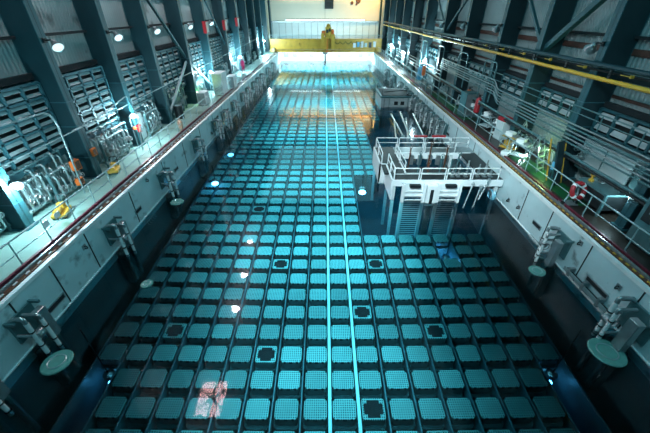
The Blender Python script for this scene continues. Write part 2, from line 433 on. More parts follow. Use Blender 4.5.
for i in range(len(CY)):
    y0, y1 = (prev+.3, CY[i]-.3)
    louvre(-11.30, y0, y1, 1.55, 4.22, 5, 'louvred screen with pale slats in the %s bay of the left wall' % ORD[i], 'louvred screens of the left wall')
    louvre(11.35, y0, y1, 2.30, 3.22, 1, 'low louvre strip with pale slats in the %s bay of the right wall' % ORD[i], 'louvre strips of the right wall', -1)
    prev = CY[i]

# ================================================================== FLOODLIGHTS AND LAMPS
def floodlight():
    t = empty('floodlight')
    MB().tube([(0,0,0),(.28,-.05,.02),(.42,-.12,-.05)], .03, 8).box(-.02,.04,-.08,.08,-.08,.08).build('bracket', 'dark', t, smooth=True)
    ax = Vector((.62, -.42, -.62)).normalized()
    c = Vector((.45, -.14, -.08))
    MB().lathe(c, [(.05,-.12),(.09,-.10),(.09,.0),(.12,.05),(.22,.24),(.235,.25),(.21,.245),(.10,.06)], 18, ax).build('reflector', 'steel', t, smooth=True)
    MB().lathe(c+ax*.20, [(.17,0),(.19,.01),(.16,.03)], 18, ax).build('lens', 'lamp_soft', t, smooth=True)
    return t
fl = floodlight(); first = True
FLP = [(48, 40, 'left'), (111, 32, 'left'), (150, 27, 'left'), (181, 24, 'left'), (203, 21, 'left'),
       (605, 44, 'right'), (511, 26, 'right'), (474, 24, 'right'), (449, 24, 'right')]
cnt = {'left': 0, 'right': 0}
for px, py, s in FLP:
    p = onX(px, py, -10.58 if s == 'left' else 10.58)
    o = fl if first else copy_tree(fl); first = False
    cy = min(CY, key=lambda c: abs(c-p.y)); print('flood', s, round(p.y,1), cy, round(p.z,2))
    o.location = (p.x, cy, p.z)
    if s == 'right': o.rotation_euler = (0, 0, PI/2+.35)
    tag(o, '%s round floodlight from the near end, on the %s columns' % (ORD[cnt[s]].capitalize(), s), 'floodlight', 'floodlights on the %s columns' % s); cnt[s] += 1

def work_light(px, py, X, power, label, s=1.0, group='bright work lamps beside the walkways', zf=None):
    p = onX(px, py, X); t = empty('work_lamp', p)
    d = -1 if X < 0 else 1
    MB().tube([(d*.30,.0,-.02),(d*.06,0,0)], .02*s, 6).lathe((d*.10,0,0), [(.05*s,-.1*s),(.13*s,.02*s),(.10*s,.02*s),(.03,-.06)], 12, (-d*.7,-.5,-.5)).build('housing', 'steel', t, smooth=True)
    MB().lathe((0,0,0), [(.01,-.07*s),(.06*s,-.05*s),(.085*s,0),(.06*s,.05*s),(.01,.07*s)], 12).build('bulb', 'lamp', t, smooth=True)
    MB().tube([(d*.30,0,-.02),(d*.30,0,-p.z)], .03, 8).build('pole', 'pipe_light', t)
    L = point('lamp_light', (0, 0, 0), power, (.62, .93, 1), .12); L.parent = t; L.location = (-d*.22, -.1, 0)
    tag(t, label, 'lamp', group)
work_light(18, 186, -10.45, 330, 'brightest work lamp, on the nearest left column', 1.6)
work_light(134, 116, -10.45, 400, 'bright work lamp on the third left column above the valves', 1.3)
work_light(211, 72, -10.45, 700, 'small work lamp above the white cabinet on the left deck', 1.1)
work_light(240, 57, -10.45, 1100, 'work lamp behind the person on the left walkway', 1.2)
work_light(264, 41, -10.45, 2000, 'farthest left work lamp beside the yellow bridge', 1.4)
work_light(424.5, 61, 10.4, 1200, 'brightest work lamp on the right side above the blue cylinder', 1.7)
work_light(403, 53, 10.4, 1000, 'middle work lamp of three on the far right deck', 1.2)
work_light(391.5, 45, 10.4, 1800, 'farthest right work lamp beside the yellow bridge', 1.2)
def small_lamp(px, py, X, mat, col, power, label, s=.09):
    p = onX(px, py, X); t = empty('signal_lamp', p); d = -1 if X < 0 else 1
    MB().lathe((d*.1,0,0), [(s,-.06),(s*1.1,0),(s*.9,.04)], 12, (-d,0,0)).build('housing', 'dark', t, smooth=True)
    MB().lathe((0,0,0), [(.01,-s),(s*.8,-s*.5),(s,0),(s*.8,s*.5),(.01,s)], 12).build('bulb', mat, t, smooth=True)
    MB().tube([(d*.12,0,-.02),(d*.12,0,-p.z)], .02, 8).build('pole', 'pipe', t)
    L = point('lamp_light', (0,0,0), power, col, .1); L.parent = t; L.location = (-d*.25, -.1, 0)
    tag(t, label, 'lamp')
small_lamp(560, 150, 11.0, 'lamp_green', (.6, 1, .3), 60, 'yellow-green lamp glowing above the green floor on the right', .13)
small_lamp(135, 128, -10.4, 'lamp_red', (1, .15, .05), 18, 'small red lamp glowing on the third left column', .09)
small_lamp(196, 92, -10.7, 'lamp_green', (.5, 1, .3), 60, 'small green lamp between the far left columns', .12)
small_lamp(631, 199, 10.9, 'lamp', (.6, .93, 1), 30, 'small white lamp on the instrument cabinet at the right edge', .07)
small_lamp(526, 155, 10.6, 'lamp', (.7, .95, 1), 40, 'small white lamp beside the step ladder on the right', .07)

# high bay lamps (mirrored in the water)
hb = empty('high_bay_lamp')
MB().lathe((0,0,0), [(.08,.6),(.15,.35),(.50,0),(.47,0),(.12,.30)], 24).build('reflector', 'steel', hb, smooth=True)
MB().lathe((0,0,.06), [(.30,0),(.30,.03)], 24).build('bulb', 'lamp_hi', hb)
MB().tube([(0,0,.6),(0,0,1.0)], .03, 6).build('stem', 'dark', hb)
hl = bpy.data.lights.new('high_bay_light', 'AREA'); hl.shape = 'DISK'; hl.size = .6; hl.energy = 420; hl.color = (1, .80, .82)
ho = bpy.data.objects.new('high_bay_light', hl); C.objects.link(ho); ho.parent = hb; ho.location = (0, 0, -.02)
for i, (x, y) in enumerate(((-8.6, 20.9), (-8.8, 25.6), (-9.3, 31.6))):
    o = hb if i == 0 else copy_tree(hb); o.location = (x, y, 14.0)
    tag(o, '%s high bay lamp from the near end, hung from the ceiling, mirrored in the water' % ORD[i].capitalize(), 'lamp', 'high bay lamps under the ceiling')
t = empty('ceiling_fan', (-8.55, 12.75, 14.3))
MB().box(-1.0, 1.0, -1.35, 1.35, .28, .32).build('glowing_opening', 'fan_glow', t)
MB().box(-1.12, -1.0, -1.45, 1.45, 0, .6).box(1.0, 1.12, -1.45, 1.45, 0, .6).box(-1.0, 1.0, -1.45, -1.35, 0, .6).box(-1.0, 1.0, 1.35, 1.45, 0, .6).build('frame', 'dark', t)
MB().lathe((0,0,.1), [(.26,0),(.30,.12),(.2,.18)], 16).build('hub', 'frame', t)
for k in range(6):
    a = k*PI/3+PI/6; MB().bar((.25*math.cos(a), .25*math.sin(a), .17), (1.05*math.cos(a), 1.35*math.sin(a), .17), .13, .03).build('blade', 'frame', t)
tag(t, 'pink-lit ceiling fan opening with dark blades, mirrored in the near left water', 'ceiling fan')

# ================================================================== BASKETS
XP = .9; XC = .15; XW = .887
ZT = -4.40
def octo(h, c, k=None):
    k = k or h
    return [(-h+c,-k),(h-c,-k),(h,-k+c),(h,k-c),(h-c,k),(-h+c,k),(-h,k-c),(-h,-k+c)]
def basket(empty_one=False):
    t = empty('storage_basket', (0,0,0)); H = 2.6
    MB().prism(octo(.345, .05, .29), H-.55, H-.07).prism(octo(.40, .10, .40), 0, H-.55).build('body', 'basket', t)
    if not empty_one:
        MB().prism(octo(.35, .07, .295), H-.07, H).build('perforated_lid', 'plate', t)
        m = MB()
        m.box(-.06, .06, -.315, -.295, H-.1, H+.004); m.box(-.25, -.19, -.315, -.28, H-.1, H+.004); m.box(.19, .25, -.315, -.28, H-.1, H+.004)
        m.build('latch', 'void', t)
    else:
        m = MB(); h, b = .36, .05
        m.prism([(-.29,-.26),(.29,-.26),(.29,.26),(-.29,.26)], H-.07, H-.03)
        m.build('open_top', 'void', t)
        m = MB()
        m.box(-.33,.33,-.31,-.26,H-.07,H).box(-.33,.33,.26,.31,H-.07,H).box(-.35,-.29,-.26,.26,H-.07,H).box(.29,.35,-.26,.26,H-.07,H)
        for sx in (-1,1):
            for sy in (-1,1): m.cbox((sx*.25, sy*.21, H-.02), (.11,.11,.05))
        m.build('rim', 'plate', t)
    return t
proto = basket(); proto_e = basket(True)
NROW = 70; ncount = 0
EMPTY = {(1,10),(3,6),(4,13),(5,10),(8,6),(4,2),(8,11),(13,4)}
far = MB(); farlid = MB()
def in_void(x, y):
    return (x > 2.3 and 13.5 < y < 20) or (x > 3.9 and 20 <= y < 32) or (x > 5.3 and 32 <= y < 41)
fp = fe = True
for r in range(NROW):
    y = 4.1 + r*XP
    cols = [k for k in range(18) if not in_void(XC+(k-8.5)*XW, y) and (r, k) != (9, 15) and not (r < 3 and k in (0, 17))]
    ind = ncount + len(cols) <= 300
    for k in cols:
        x = XC+(k-8.5)*XW
        if ind:
            if (r, k) in EMPTY:
                o = proto_e if fe else copy_tree(proto_e); fe = False
                lab = 'open dark basket with no lid, %s row from the near end, %s from the left'
            else:
                o = proto if fp else copy_tree(proto); fp = False
                lab = 'teal perforated basket in the water, %s row from the near end, %s from the left'
            o.location = (x, y, ZT-2.6)
            tag(o, lab % (ORD[r], ORD[k]), 'storage basket', 'storage baskets racked on the pool floor')
        else:
            p = [(x+a, y+b) for a, b in octo(.35, .07, .295)]
            far.prism([(x+a, y+b) for a, b in octo(.40, .10, .40)], ZT-2.6, ZT-.55)
            far.prism(p, ZT-.55, ZT-.051)
            farlid.prism(p, ZT-.05, ZT+.01)
    if ind: ncount += len(cols)
fo = far.build('distant_storage_baskets', 'basket')
M['plate_far'] = M['plate']
fl_ = farlid.build('perforated_lids', 'plate', fo); fl_['kind'] = 'stuff'
tag(fo, 'mass of small storage baskets filling the far part of the pool floor', 'storage baskets', kind='stuff')
# guide rails between the basket columns
n = 0
for k in range(19):
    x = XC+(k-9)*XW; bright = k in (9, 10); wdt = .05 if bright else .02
    segs = [(2.2, 68.5)] if x < 2.5 else ([(2.2, 13.4), (20, 68.5)] if x < 4.2 else ([(2.2, 13.4), (32, 68.5)] if x < 5.5 else [(2.2, 13.4), (41, 68.5)]))
    for q, (ya, yb) in enumerate(segs):
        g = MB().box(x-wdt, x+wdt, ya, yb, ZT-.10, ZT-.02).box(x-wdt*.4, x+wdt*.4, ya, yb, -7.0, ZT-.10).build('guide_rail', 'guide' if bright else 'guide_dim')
        tag(g, ('bright white guide rail under water' if bright else 'dull steel guide rail under water' if q == 0 else 'far guide rail beyond the work platform') + ', %s of the basket gaps from the left' % ORD[k], 'guide rail', 'guide rails between the basket columns')

# ================================================================== SUBMERGED LAMPS
def uw_lamp(x, y, z, power, label, s=.16):
    t = empty('submerged_lamp', (x, y, z))
    MB().lathe((0,0,0), [(s*.5,.18),(s*1.1,.12),(s*1.2,0),(s*1.0,0)], 16).build('housing', 'steel', t, smooth=True)
    MB().lathe((0,0,-.04), [(.02,-s*.6),(s*.7,-s*.35),(s*.9,.0)], 16).build('bulb', 'lamp_uw', t, smooth=True)
    MB().tube([(0,0,.18),(0,0,WZ-z+.3)], .018, 6).build('cable', 'dark', t)
    L = point('lamp_light', (0,0,0), power, (.14, .55, 1), .22 if z > -4 else .08); L.parent = t; L.location = (.0, -.1, -.42)
    tag(t, label, 'lamp', 'blue lamps hanging under water')
UWL = [(-7.0, 18.3, -3.4, 20, 'bright blue submerged lamp by the left pool wall'),
       (-7.1, 22.8, -3.4, 8, 'dimmer blue submerged lamp farther along the left pool wall'),
       (2.25, 17.1, -3.2, 28, 'white-blue submerged lamp beside the white work platform'),
       (-7.35, 6.2, -5.0, 2.5, 'faint blue submerged lamp between baskets at the bottom left of the racks'),
       (7.7, 6.2, -5.0, 2.5, 'faint blue submerged lamp between baskets at the bottom right of the racks'),
       (6.0, 12.2, -5.2, 22, 'blue submerged lamp in an empty rack position below the work platform')]
for a in UWL: uw_lamp(*a)

# ================================================================== WALL COOLERS (immersed heat exchangers on the pool walls)
def cooler():
    t = empty('wall_cooler')       # local: wall plane x=0, pool is +x, z=0 at top bracket
    MB().box(.02, .07, -.36, .36, -.85, -.10).box(.02,.30,-.40,-.34,-.14,-.06).box(.02,.30,.34,.40,-.14,-.06).build('mounting_plate', 'pipe', t)
    MB().cbox((.34, .20, -.70), (.18, .26, 1.0)).build('duct', 'steel', t, bevel=.02)
    p = MB()
    p.tube([(.46,-.30,-.15),(.46,-.30,-1.45)], .055, 12).build('riser_pipe', 'white', t, smooth=True)
    MB().tube([(.60,-.06,-.25),(.60,-.06,-1.6)], .045, 12).build('riser_pipe', 'white', t, smooth=True)
    m = MB(); m.arc([(.46,-.30,-.15),(.46,-.30,.0),(.22,-.30,.0),(.08,-.30,-.1)], .05, 10, .1)
    m.arc([(.60,-.06,-.25),(.60,-.06,-.12),(.2,-.06,-.12)], .04, 10, .08)
    m.tube([(.1,-.35,-.55),(.46,-.35,-.55)], .035, 8).tube([(.1,.0,-.85),(.62,.0,-.85)], .035, 8)
    m.split('elbow', 'steel', t, smooth=True)
    m = MB()
    for z in (-.45, -.95, -1.3): m.torus((.46,-.30,z), .06, .02, n=12, m=6); m.torus((.60,-.06,z-.05), .05, .018, n=12, m=6)
    m.split('clamp', 'dark', t, smooth=True)
    MB().lathe((.5,-.2,-.62), [(.05,-.1),(.11,-.09),(.11,.09),(.05,.1)], 12, (0,1,0)).torus((.5,-.05,-.62), .12, .02, 'y', 16, 6).build('valve', 'steel', t, smooth=True)
    m = MB(); m.tube([(.36,-.2,-1.2),(.36,-.2,-3.6)], .07, 10).tube([(.36,.2,-1.2),(.36,.2,-3.6)], .07, 10).box(.05,.30,-.26,.26,-3.9,-1.4)
    m.build('immersed_stem', 'basket', t)
    return t
def cooler_disc(x, y, z, r, lab):
    t = empty('float_disc', (x, y, z))
    MB().lathe((0,0,0), [(r*.5,-.06),(r*.96,-.05),(r,.0),(r*.93,.03),(r*.8,.025)], 28).build('plate', 'float', t, smooth=True)
    MB().torus((0,0,.03), r*.55, .018).build('ring', 'pipe_light', t, smooth=True)
    tag(t, lab, 'float', 'round floats by the pool walls')
ck = cooler(); first = True
CL = [(-30, 396), (20, 318), (107, 222), (160, 172), (195, 146), (213, 122), (232, 103), (241, 96), (252, 86), (260, 76), (266, 70), (271, 65), (222, 112), (246, 91.5), (256, 81)]
CR = [(648, 312), (572, 226), (530, 178), (446, 128), (434, 112), (425, 96), (414, 88), (404, 80), (396, 74), (390, 68), (440, 121), (430, 104), (419, 92), (409, 84)]
UNITS = []
for s, lst, X in (('left', CL, WL), ('right', CR, WR)):
    lst = sorted([c for c in lst if c != (530, 178)], key=lambda c: -c[1])
    for i, (px, py) in enumerate(lst):
        p = onX(px, py, X)
        o = ck if first else copy_tree(ck); first = False
        o.location = (X, p.y, -.35)
        if s == 'right': o.rotation_euler = (0, 0, PI)
        k = 1.25 if (s == 'right' and i == 0) else 1.12
        o.scale = (k, k, k)
        j = i
        tag(o, 'white pipe cooling unit hung on the %s pool wall, %s from the near end' % (s, ORD[j]), 'cooling unit', 'cooling units on the %s pool wall' % s)
        UNITS.append(p.y)
for px, py, r, lab in ((57, 362, .40, 'pale green round float on the water at the near left wall'),
                       (147, 284, .22, 'small pale ring float on the water beside the second left cooling unit'),
                       (177, 202, .34, 'pale green round float on the water by the third left cooling unit'),
                       (537, 271, .30, 'pale round float on the water at the right wall'),
                       (607, 352, .48, 'large teal ring float on the water at the near right wall')):
    p = onZ(px, py, WZ); cooler_disc(p.x, p.y, WZ, r, lab)

# small fixtures on the pool walls: black slots, pad eyes, wire hooks
def slot(px, py, X, w, lab, h=.13):
    p = onX(px, py, X); d = 1 if X < 0 else -1; t = empty('wall_slot', p)
    MB().box(min(0,d*.03), max(0,d*.03), -w/2-.04, w/2+.04, -h/2-.035, h/2+.035).build('surround', 'steel', t)
    MB().box(min(d*.03,d*.034), max(d*.03,d*.034), -w/2, w/2, -h/2, h/2).build('opening', 'void', t)
    tag(t, lab, 'wall slot', 'dark slots in the pool walls')
SL = [(55, 304, WL, .75, 'long black slot low in the near left pool wall'), (138, 210, WL, .45, 'black slot in the left wall between the second and third coolers'),
      (176, 169, WL, .45, 'black slot in the left wall past the third cooler'), (217, 117, WL, .55, 'black slot high in the left wall past the fifth cooler'),
      (227, 110, WL, .8, 'farther black slot in the left wall'), (537, 225, WR, .5, 'black slot in the right wall before the bracketed cooler'),
      (597, 287, WR, .9, 'long black slot low in the near right pool wall'), (448, 134, WR, .5, 'black slot in the right wall above the work platform')]
for a in SL: slot(*a)
def pad(px, py, X, lab):
    p = onX(px, py, X); d = 1 if X < 0 else -1; t = empty('pad_eye', p)
    MB().box(min(0,d*.02), max(0,d*.02), -.09, .09, -.09, .09).build('plate', 'steel', t)
    MB().torus((d*.06,0,-.02), .06, .018, 'y', 14, 6).build('ring', 'dark', t, smooth=True)
    tag(t, lab, 'pad eye', 'small rings on the pool walls')
for a in ((84, 247, WL, 'small ring plate on the near left pool wall'), (146, 180, WL, 'small ring plate on the left wall before the third cooler'),
          (211, 133, WL, 'small ring plate on the left wall past the fourth cooler'), (619, 287, WR, 'ring plate on the near right pool wall'),
          (581, 243, WR, 'small ring plate high on the right wall'), (509, 200, WR, 'ring plate on the right wall below the hose'), (519, 207, WR, 'second ring plate on the right wall below the hose')):
    pad(*a)
def wire_rack(px, py, X, lab, L=.7):
    p = onX(px, py, X); d = 1 if X < 0 else -1; t = empty('tool_hook_rack', p); m = MB()
    m.tube([(d*.08,-L/2,0),(d*.08,L/2,0)], .018, 6)
    for i in range(5):
        y = -L/2+L*i/4; m.arc([(0,y,.02),(d*.12,y,.02),(d*.14,y,-.22),(d*.22,y,-.2)], .014, 6, .04)
    m.build('hooks', 'chrome', t, smooth=True)
    MB().box(min(0,d*.02), max(0,d*.02), -L/2, L/2, -.03, .05).build('rail', 'steel', t)
    tag(t, lab, 'hook rack', 'wire hook racks on the pool walls')
for a in ((183, 180, WL, 'wire hook rack at the water line past the third left cooler'), (150, 222, WL, 'wire hook rack low on the left wall before the third cooler'),
          (535, 240, WR, 'wire hook rack at the water line of the right wall'), (200, 158, WL, 'wire hook rack low on the left wall past the fourth cooler')):
    wire_rack(*a)
a = onX(560, 284, WR); b = onX(604, 322, WR)
t = empty('cable_trough', (WR-.02, b.y, -1.45)); LL = a.y-b.y
MB().box(-.16,0,0,LL,-.02,.02).box(-.18,-.15,0,LL,-.02,.12).build('tray','pipe_light',t); MB().tube([(-.08,.05,.06),(-.08,LL-.05,.06)],.04,8).build('cable','dark',t,smooth=True)
for k in range(3): MB().box(-.2,0,LL*(.15+.35*k),LL*(.15+.35*k)+.1,-.1,.25).build('bracket','steel',t)
tag(t, 'bracketed cable trough low on the near right pool wall', 'cable trough')
# long tool poles hanging in the far water
for i in range(9):
    y = 26 + i*3.6
    t = MB().tube([(WL+.35+.1*(i%3), y, -.25), (WL+.5+.5*(i%3), y+.3, -4.2)], .03, 8).build('tool_pole', 'chrome')
    tag(t, 'long steel tool pole hanging from the left wall, %s beyond the coolers' % ORD[i], 'tool pole', 'tool poles hanging in the far water')
for i in range(5):
    y = 22.8 + i*1.7
    t = MB().tube([(WR-.4, y, -.3), (WR-1.0-.5*(i % 2), y-.3, -4.6)], .03, 8).build('tool_pole', 'chrome')
    tag(t, 'long steel tool pole hanging from the right wall, %s from the platform' % ORD[i], 'tool pole', 'tool poles by the right wall')

# ================================================================== WHITE WORK PLATFORM (right side of the pool)
ZD = -.62


wp = empty('work_platform', (3.4, 14.5, ZD))
ox, oy = 3.4, 14.5
def wbx(name, mat, *b):
    return MB().box(b[0]-ox, b[1]-ox, b[2]-oy, b[3]-oy, b[4]-ZD, b[5]-ZD).build(name, mat, wp)
wbx('front_walkway', 'dark', 3.45, WR-.02, 14.55, 15.35, ZD-.08, ZD)
wbx('side_walkway', 'dark', 3.15, 4.25, 15.35, 19.2, ZD-.08, ZD)
wbx('back_walkway', 'steel', 4.25, WR-.02, 18.2, 19.2, ZD-.08, ZD)
wbx('pit_dark_sheet', 'void', 4.3, 8.1, 15.38, 18.15, -1.62, -1.5)  # added black sheet, paints the shade inside the pit
wbx('right_walkway', 'dark', 8.1, WR-.02, 15.35, 18.2, ZD-.08, ZD)
wbx('front_beam', 'white', 3.42, WR-.02, 14.48, 14.56, ZD-.32, ZD+.02)
wbx('side_panel', 'white', 3.38, 3.46, 14.5, 16.6, ZD-1.1, ZD+.02)
wbx('side_panel', 'white', 3.05, 3.13, 16.5, 19.2, ZD-1.1, ZD+.02)
wbx('step_panel', 'white', 3.05, 3.46, 16.5, 16.6, ZD-1.3, ZD+.02)
wbx('inner_beam', 'white', 4.22, WR-.3, 15.30, 15.38, ZD-.25, ZD+.02)
wbx('inner_beam', 'white', 4.22, 4.30, 15.3, 18.3, ZD-.25, ZD+.02)
wbx('inner_beam', 'white', 4.22, WR-.3, 18.15, 18.23, ZD-.35, ZD+.02)
for x, y in ((3.55,14.62),(3.55,16.4),(3.2,19.0),(5.6,14.62),(8.8,14.62),(4.35,15.5),(4.35,18.0),(7.6,18.1)):
    wbx('support_leg', 'offwhite', x-.07, x+.07, y-.07, y+.07, -6.98, ZD-.08)
def railframe(x0, x1, y0, y1, name='rail_frame', h=.62):
    m = MB(); a = (x0-ox, y0-oy); b = (x1-ox, y1-oy)
    m.arc([(a[0],a[1],0),(a[0],a[1],h),(b[0],b[1],h),(b[0],b[1],0)], .028, 8, .07)
    m.tube([(a[0],a[1],h*.5),(b[0],b[1],h*.5)], .018, 6); m.build(name, 'white', wp, smooth=True)
for x0, x1 in ((3.5, 4.75), (4.85, 6.05), (6.15, 7.35), (7.45, 8.75)):
    railframe(x0, x1, 14.60, 14.60)
for y0, y1 in ((14.65, 15.55), (15.65, 16.55)): railframe(3.5, 3.5, y0, y1)
for y0, y1 in ((16.65, 17.9), (18.0, 19.1)): railframe(3.18, 3.18, y0, y1)
for y0, y1 in ((15.4, 16.7), (16.8, 18.1)): railframe(4.2, 4.2, y0, y1)
for x0, x1 in ((3.2, 4.5), (4.6, 6.1), (6.2, 7.7), (7.8, 8.9)): railframe(x0, x1, 19.12, 19.12)
for x0, x1 in ((4.4, 5.9), (6.0, 7.8)): railframe(x0, x1, 18.25, 18.25)
for x in (4.5, 5.1, 5.6, 6.2, 6.7, 7.2): # bracket boxes on the back wall of the pit
    b = wbx('bracket_box', 'steel', x, x+.24, 18.0, 18.16, -1.3, ZD-.1)
m = MB()
for x, a in ((4.0, .5), (4.35, .7), (7.9, .4)): m.bar((x-ox, 0, -.9), (x+a*.5-ox, 0, -.05), .06, .06)
m.split('knee_brace', 'white', wp)
tag(wp, 'white railed U-shaped work platform over the water at the right wall', 'platform')
def slat_frame(x0, x1, lab):
    t = empty('slatted_guide_frame', ((x0+x1)/2, 14.36, -6.95)); hw = (x1-x0)/2; H = 6.95-.75
    for s in (-1, 1): MB().box(s*hw-.07, s*hw+.07, -.1, .09, 0, H+.05).build('stile', 'white', t)
    m = MB(); k = 0; z = .1
    while z < H-.25: m.cbox((0, 0, z), (2*hw-.14, .04, .15), (.5, 0, 0)); z += .235
    m.build('slats', 'white', t)
    MB().box(-hw+.03, hw-.03, .02, .06, H-.75, H).build('top_panel', 'white', t)
    MB().box(-hw*.5, hw*.5, -.22, -.02, H-.10, H+.03).build('hoist_bracket', 'dark', t)
    tag(t, lab, 'guide frame', 'slatted frames on the work platform front')
slat_frame(3.98, 5.05, 'white slatted frame descending into the water, left of the two on the platform')
slat_frame(5.78, 6.85, 'white slatted frame descending into the water, right of the two on the platform')
t = empty('slotted_box', (5.42, 14.30, -2.1))
MB().box(-.26,.26,-.1,.17,0,1.32).build('body','white',t); MB().box(-.08,.08,-.108,-.1,.25,1.1).build('slot','void',t)
MB().box(-.14,.14,-.02,.14,-4.88,0).build('stem','basket',t)
tag(t, 'white box with a tall dark slot between the two slatted frames', 'box')
for i, x in enumerate((5.9, 7.05)):
    o = MB().box(x-.42, x+.42, 19.22, 19.34, .0, .10).tube([(x-.3,19.28,.05),(x-.3,19.12,-.0)],.02,6).build('red_tool_tray', 'red')
    tag(o, 'red tool tray on the back railing of the platform, %s' % ('left one' if i == 0 else 'right one'), 'tray', 'red trays on the platform railing')
for i, (x, y, h) in enumerate(((4.9,17.6,.5),(5.4,17.2,.3),(6.1,17.7,.7),(6.6,17.0,.25),(7.0,17.5,.55),(7.5,16.9,.4),(5.7,16.4,.1),(6.9,16.3,.2))):
    o = MB().tube([(x, y, -5.9), (x+.1, y+.1, ZD+h)], .04, 8).torus((x+.1, y+.1, ZD+h+.06), .07, .02, 'y', 12, 6).build('tool_pole', 'pipe' if i % 2 else 'rust')
    tag(o, 'long handling pole standing in the platform pit, %s of eight from the back' % ORD[i], 'tool pole', 'handling poles in the platform pit')
for i, x in enumerate((6.55, 6.85, 7.25, 7.55, 7.85, 8.2, 8.5)):
    o = MB().lathe((x, 14.95, ZD), [(.06,0),(.06,.30+.2*(i%3)),(.03,.34+.2*(i%3)),(.03,.5+.2*(i%3))], 10).box(x-.1,x+.1,14.85,15.05,ZD,ZD+.05).build('valve_spindle', 'steel', smooth=True)
    tag(o, 'grey valve spindle on the platform front walkway, %s from the left' % ORD[i], 'valve', 'valve spindles on the platform walkway')
# hose coil and dipping poles at the right of the platform
p = onX(492, 194, WR-.25)
t = empty('hose_coil', p); m = MB()
for k in range(4): m.torus((-.03*k, 0, -.01*k), .34-.035*k, .03, 'x', 26, 6)
m.build('hose', 'hose_blue', t, smooth=True); MB().box(-.1,.25,-.05,.05,.30,.38).build('hook','steel',t)
tag(t, 'pale blue hose coiled on a hook beside the work platform', 'hose')
for i, (a, b) in enumerate((((481,186),(470,214)), ((473,184),(462,210)), ((489,180),(478,200)))):
    A = onY(*a, 14.25); B = onY(*b, 13.7)
    o = MB().tube([A, B], .035, 8).torus(A, .07, .02, 'y', 12, 6).build('inclined_pole', 'chrome', smooth=True)
    tag(o, 'white inclined pole dipping into the water beside the hose, %s of three' % ORD[i], 'pole', 'inclined poles beside the platform')

# grey equipment box farther along the right wall
t = empty('machine_enclosure', (5.7, 33.6, -3.0))
MB().box(0, WR-5.7-.02, 0, 3.9, 0, 2.15).build('body', 'offwhite', t)
MB().box(-.08, WR-5.7-.02, -.08, 3.98, 2.15, 2.3).build('top_frame', 'poolliner', t)
MB().box(.15, WR-5.9, .15, 3.7, 2.3, 2.34).build('top_grating', 'girt', t)
for x in (1.35, 2.0): MB().box(x, x+.38, -.03, -.002, 1.45, 1.80).build('window', 'dark', t)
m = MB()
for x in (.3,.8,2.7): m.box(x,x+.06,-.04,-.001,.2,2.1)
m.build('rib', 'steel', t)
m = MB(); m.arc([(.1,.2,2.3),(.1,.2,2.9),(.1,3.7,2.9),(.1,3.7,2.3)],.03,6,.1); m.tube([(.4,1,2.5),(2.9,1.6,2.6)],.05,8)
m.build('pipework', 'dark', t, smooth=True)
for x, y in ((.1,.1),(3.1,.1),(.1,3.7),(3.1,3.7)): MB().box(x-.08,x+.08,y-.08,y+.08,-3.98,0).build('leg','basket',t)
tag(t, 'grey-green boxy machine enclosure over the water at the far right wall', 'enclosure')
for i, (a, b) in enumerate((((391,114),(403,136)), ((400,112),(410,137)), ((413,114),(424,137)), ((406,118),(408,138)), ((394,120),(396,138)))):
    A = onY(*a, 27.5); B = onY(*b, 21.0)
    o = MB().tube([A, B], .06, 8).torus(B, .1, .03, 'z', 12, 6).build('inclined_pole', 'pipe_light', smooth=True)
    tag(o, 'inclined pale pole behind the work platform, %s from the left' % ORD[(0,1,4,3,2)[i]], 'pole', 'inclined poles behind the platform')

# ================================================================== YELLOW BRIDGE
br = empty('handling_bridge', (0, 67, 0))
MB().box(-10.2, 10.5, 0, .5, .55, 2.05).build('main_girder', 'yellow', br, bevel=.03)
MB().box(-10.3, 10.6, -.25, .9, .0, .28).build('lower_girder', 'yellow', br)
MB().box(-10.2, 10.5, -.12, .62, .42, .55).build('lower_flange', 'yellow', br)
MB().box(-10.2, 10.5, -.12, .62, 2.05, 2.16).build('upper_flange', 'yellow', br)
MB().box(-10.2, 10.5, 1.9, 2.3, .55, 2.0).build('rear_girder', 'yellow', br)
m = MB()
for i in range(24): m.box(-10.1+i*.89, -10.06+i*.89, -.04, 0, .55, 2.05)
m.build('web_stiffeners', 'yellow', br)
m = MB(); m.tube([(-10.2,-.1,2.75),(10.5,-.1,2.75)], .04, 6).tube([(-10.2,-.1,2.45),(10.5,-.1,2.45)], .025, 6)
for i in range(18): m.tube([(-10.2+i*1.2176,-.1,2.16),(-10.2+i*1.2176,-.1,2.75)], .025, 6)
m.build('handrail', 'railing', br)
for s, x in ((-1,-9.6),(1,9.75)):
    MB().box(x-.35, x+.35, -1.2, 3.2, .12, .75).lathe((x,-.9,.3),[(.28,-.1),(.28,.1)],16,(1,0,0)).lathe((x,2.9,.3),[(.28,-.1),(.28,.1)],16,(1,0,0)).build('end_truck', 'yellow', br)
m = MB(); pts = []
for i in range(25):
    pts.append((1.8+i*.2, -.2, 1.75-.42*abs(math.sin(i*PI/5))))
m.tube(pts, .04, 6).build('festoon_cable', 'dark', br)
for i, x in enumerate((5.2, 5.9, 6.6, 7.3, 8.1, 8.9)):
    MB().box(x, x+.5, -.3, -.02, .75+.1*(i%2), 1.5+.12*(i%3)).build('switch_box', ('white','blue','offwhite','farblue','dark','white')[i], br)
tag(br, 'yellow girder bridge spanning the far end of the pool', 'bridge crane')
tr = empty('hoist_trolley', (.6, 66.6, 2.16))
MB().box(-1.3, 1.3, -.5, 1.7, .05, .35).build('trolley_frame', 'yellow', tr)
MB().box(-1.3,-.75,-.62,-.2,-1.6,.9).box(.55,1.2,-.62,-.2,-1.6,.8).build('mast_panel', 'yellow', tr)
MB().lathe((-.5,.4,.9), [(.1,-.75),(.42,-.7),(.42,.7),(.1,.75)], 16, (1,0,0)).build('hoist_drum', 'orange', tr, smooth=True)
MB().box(-.55,.55,-.3,.7,.35,1.9).build('cabin_frame', 'yellow', tr, bevel=.06)
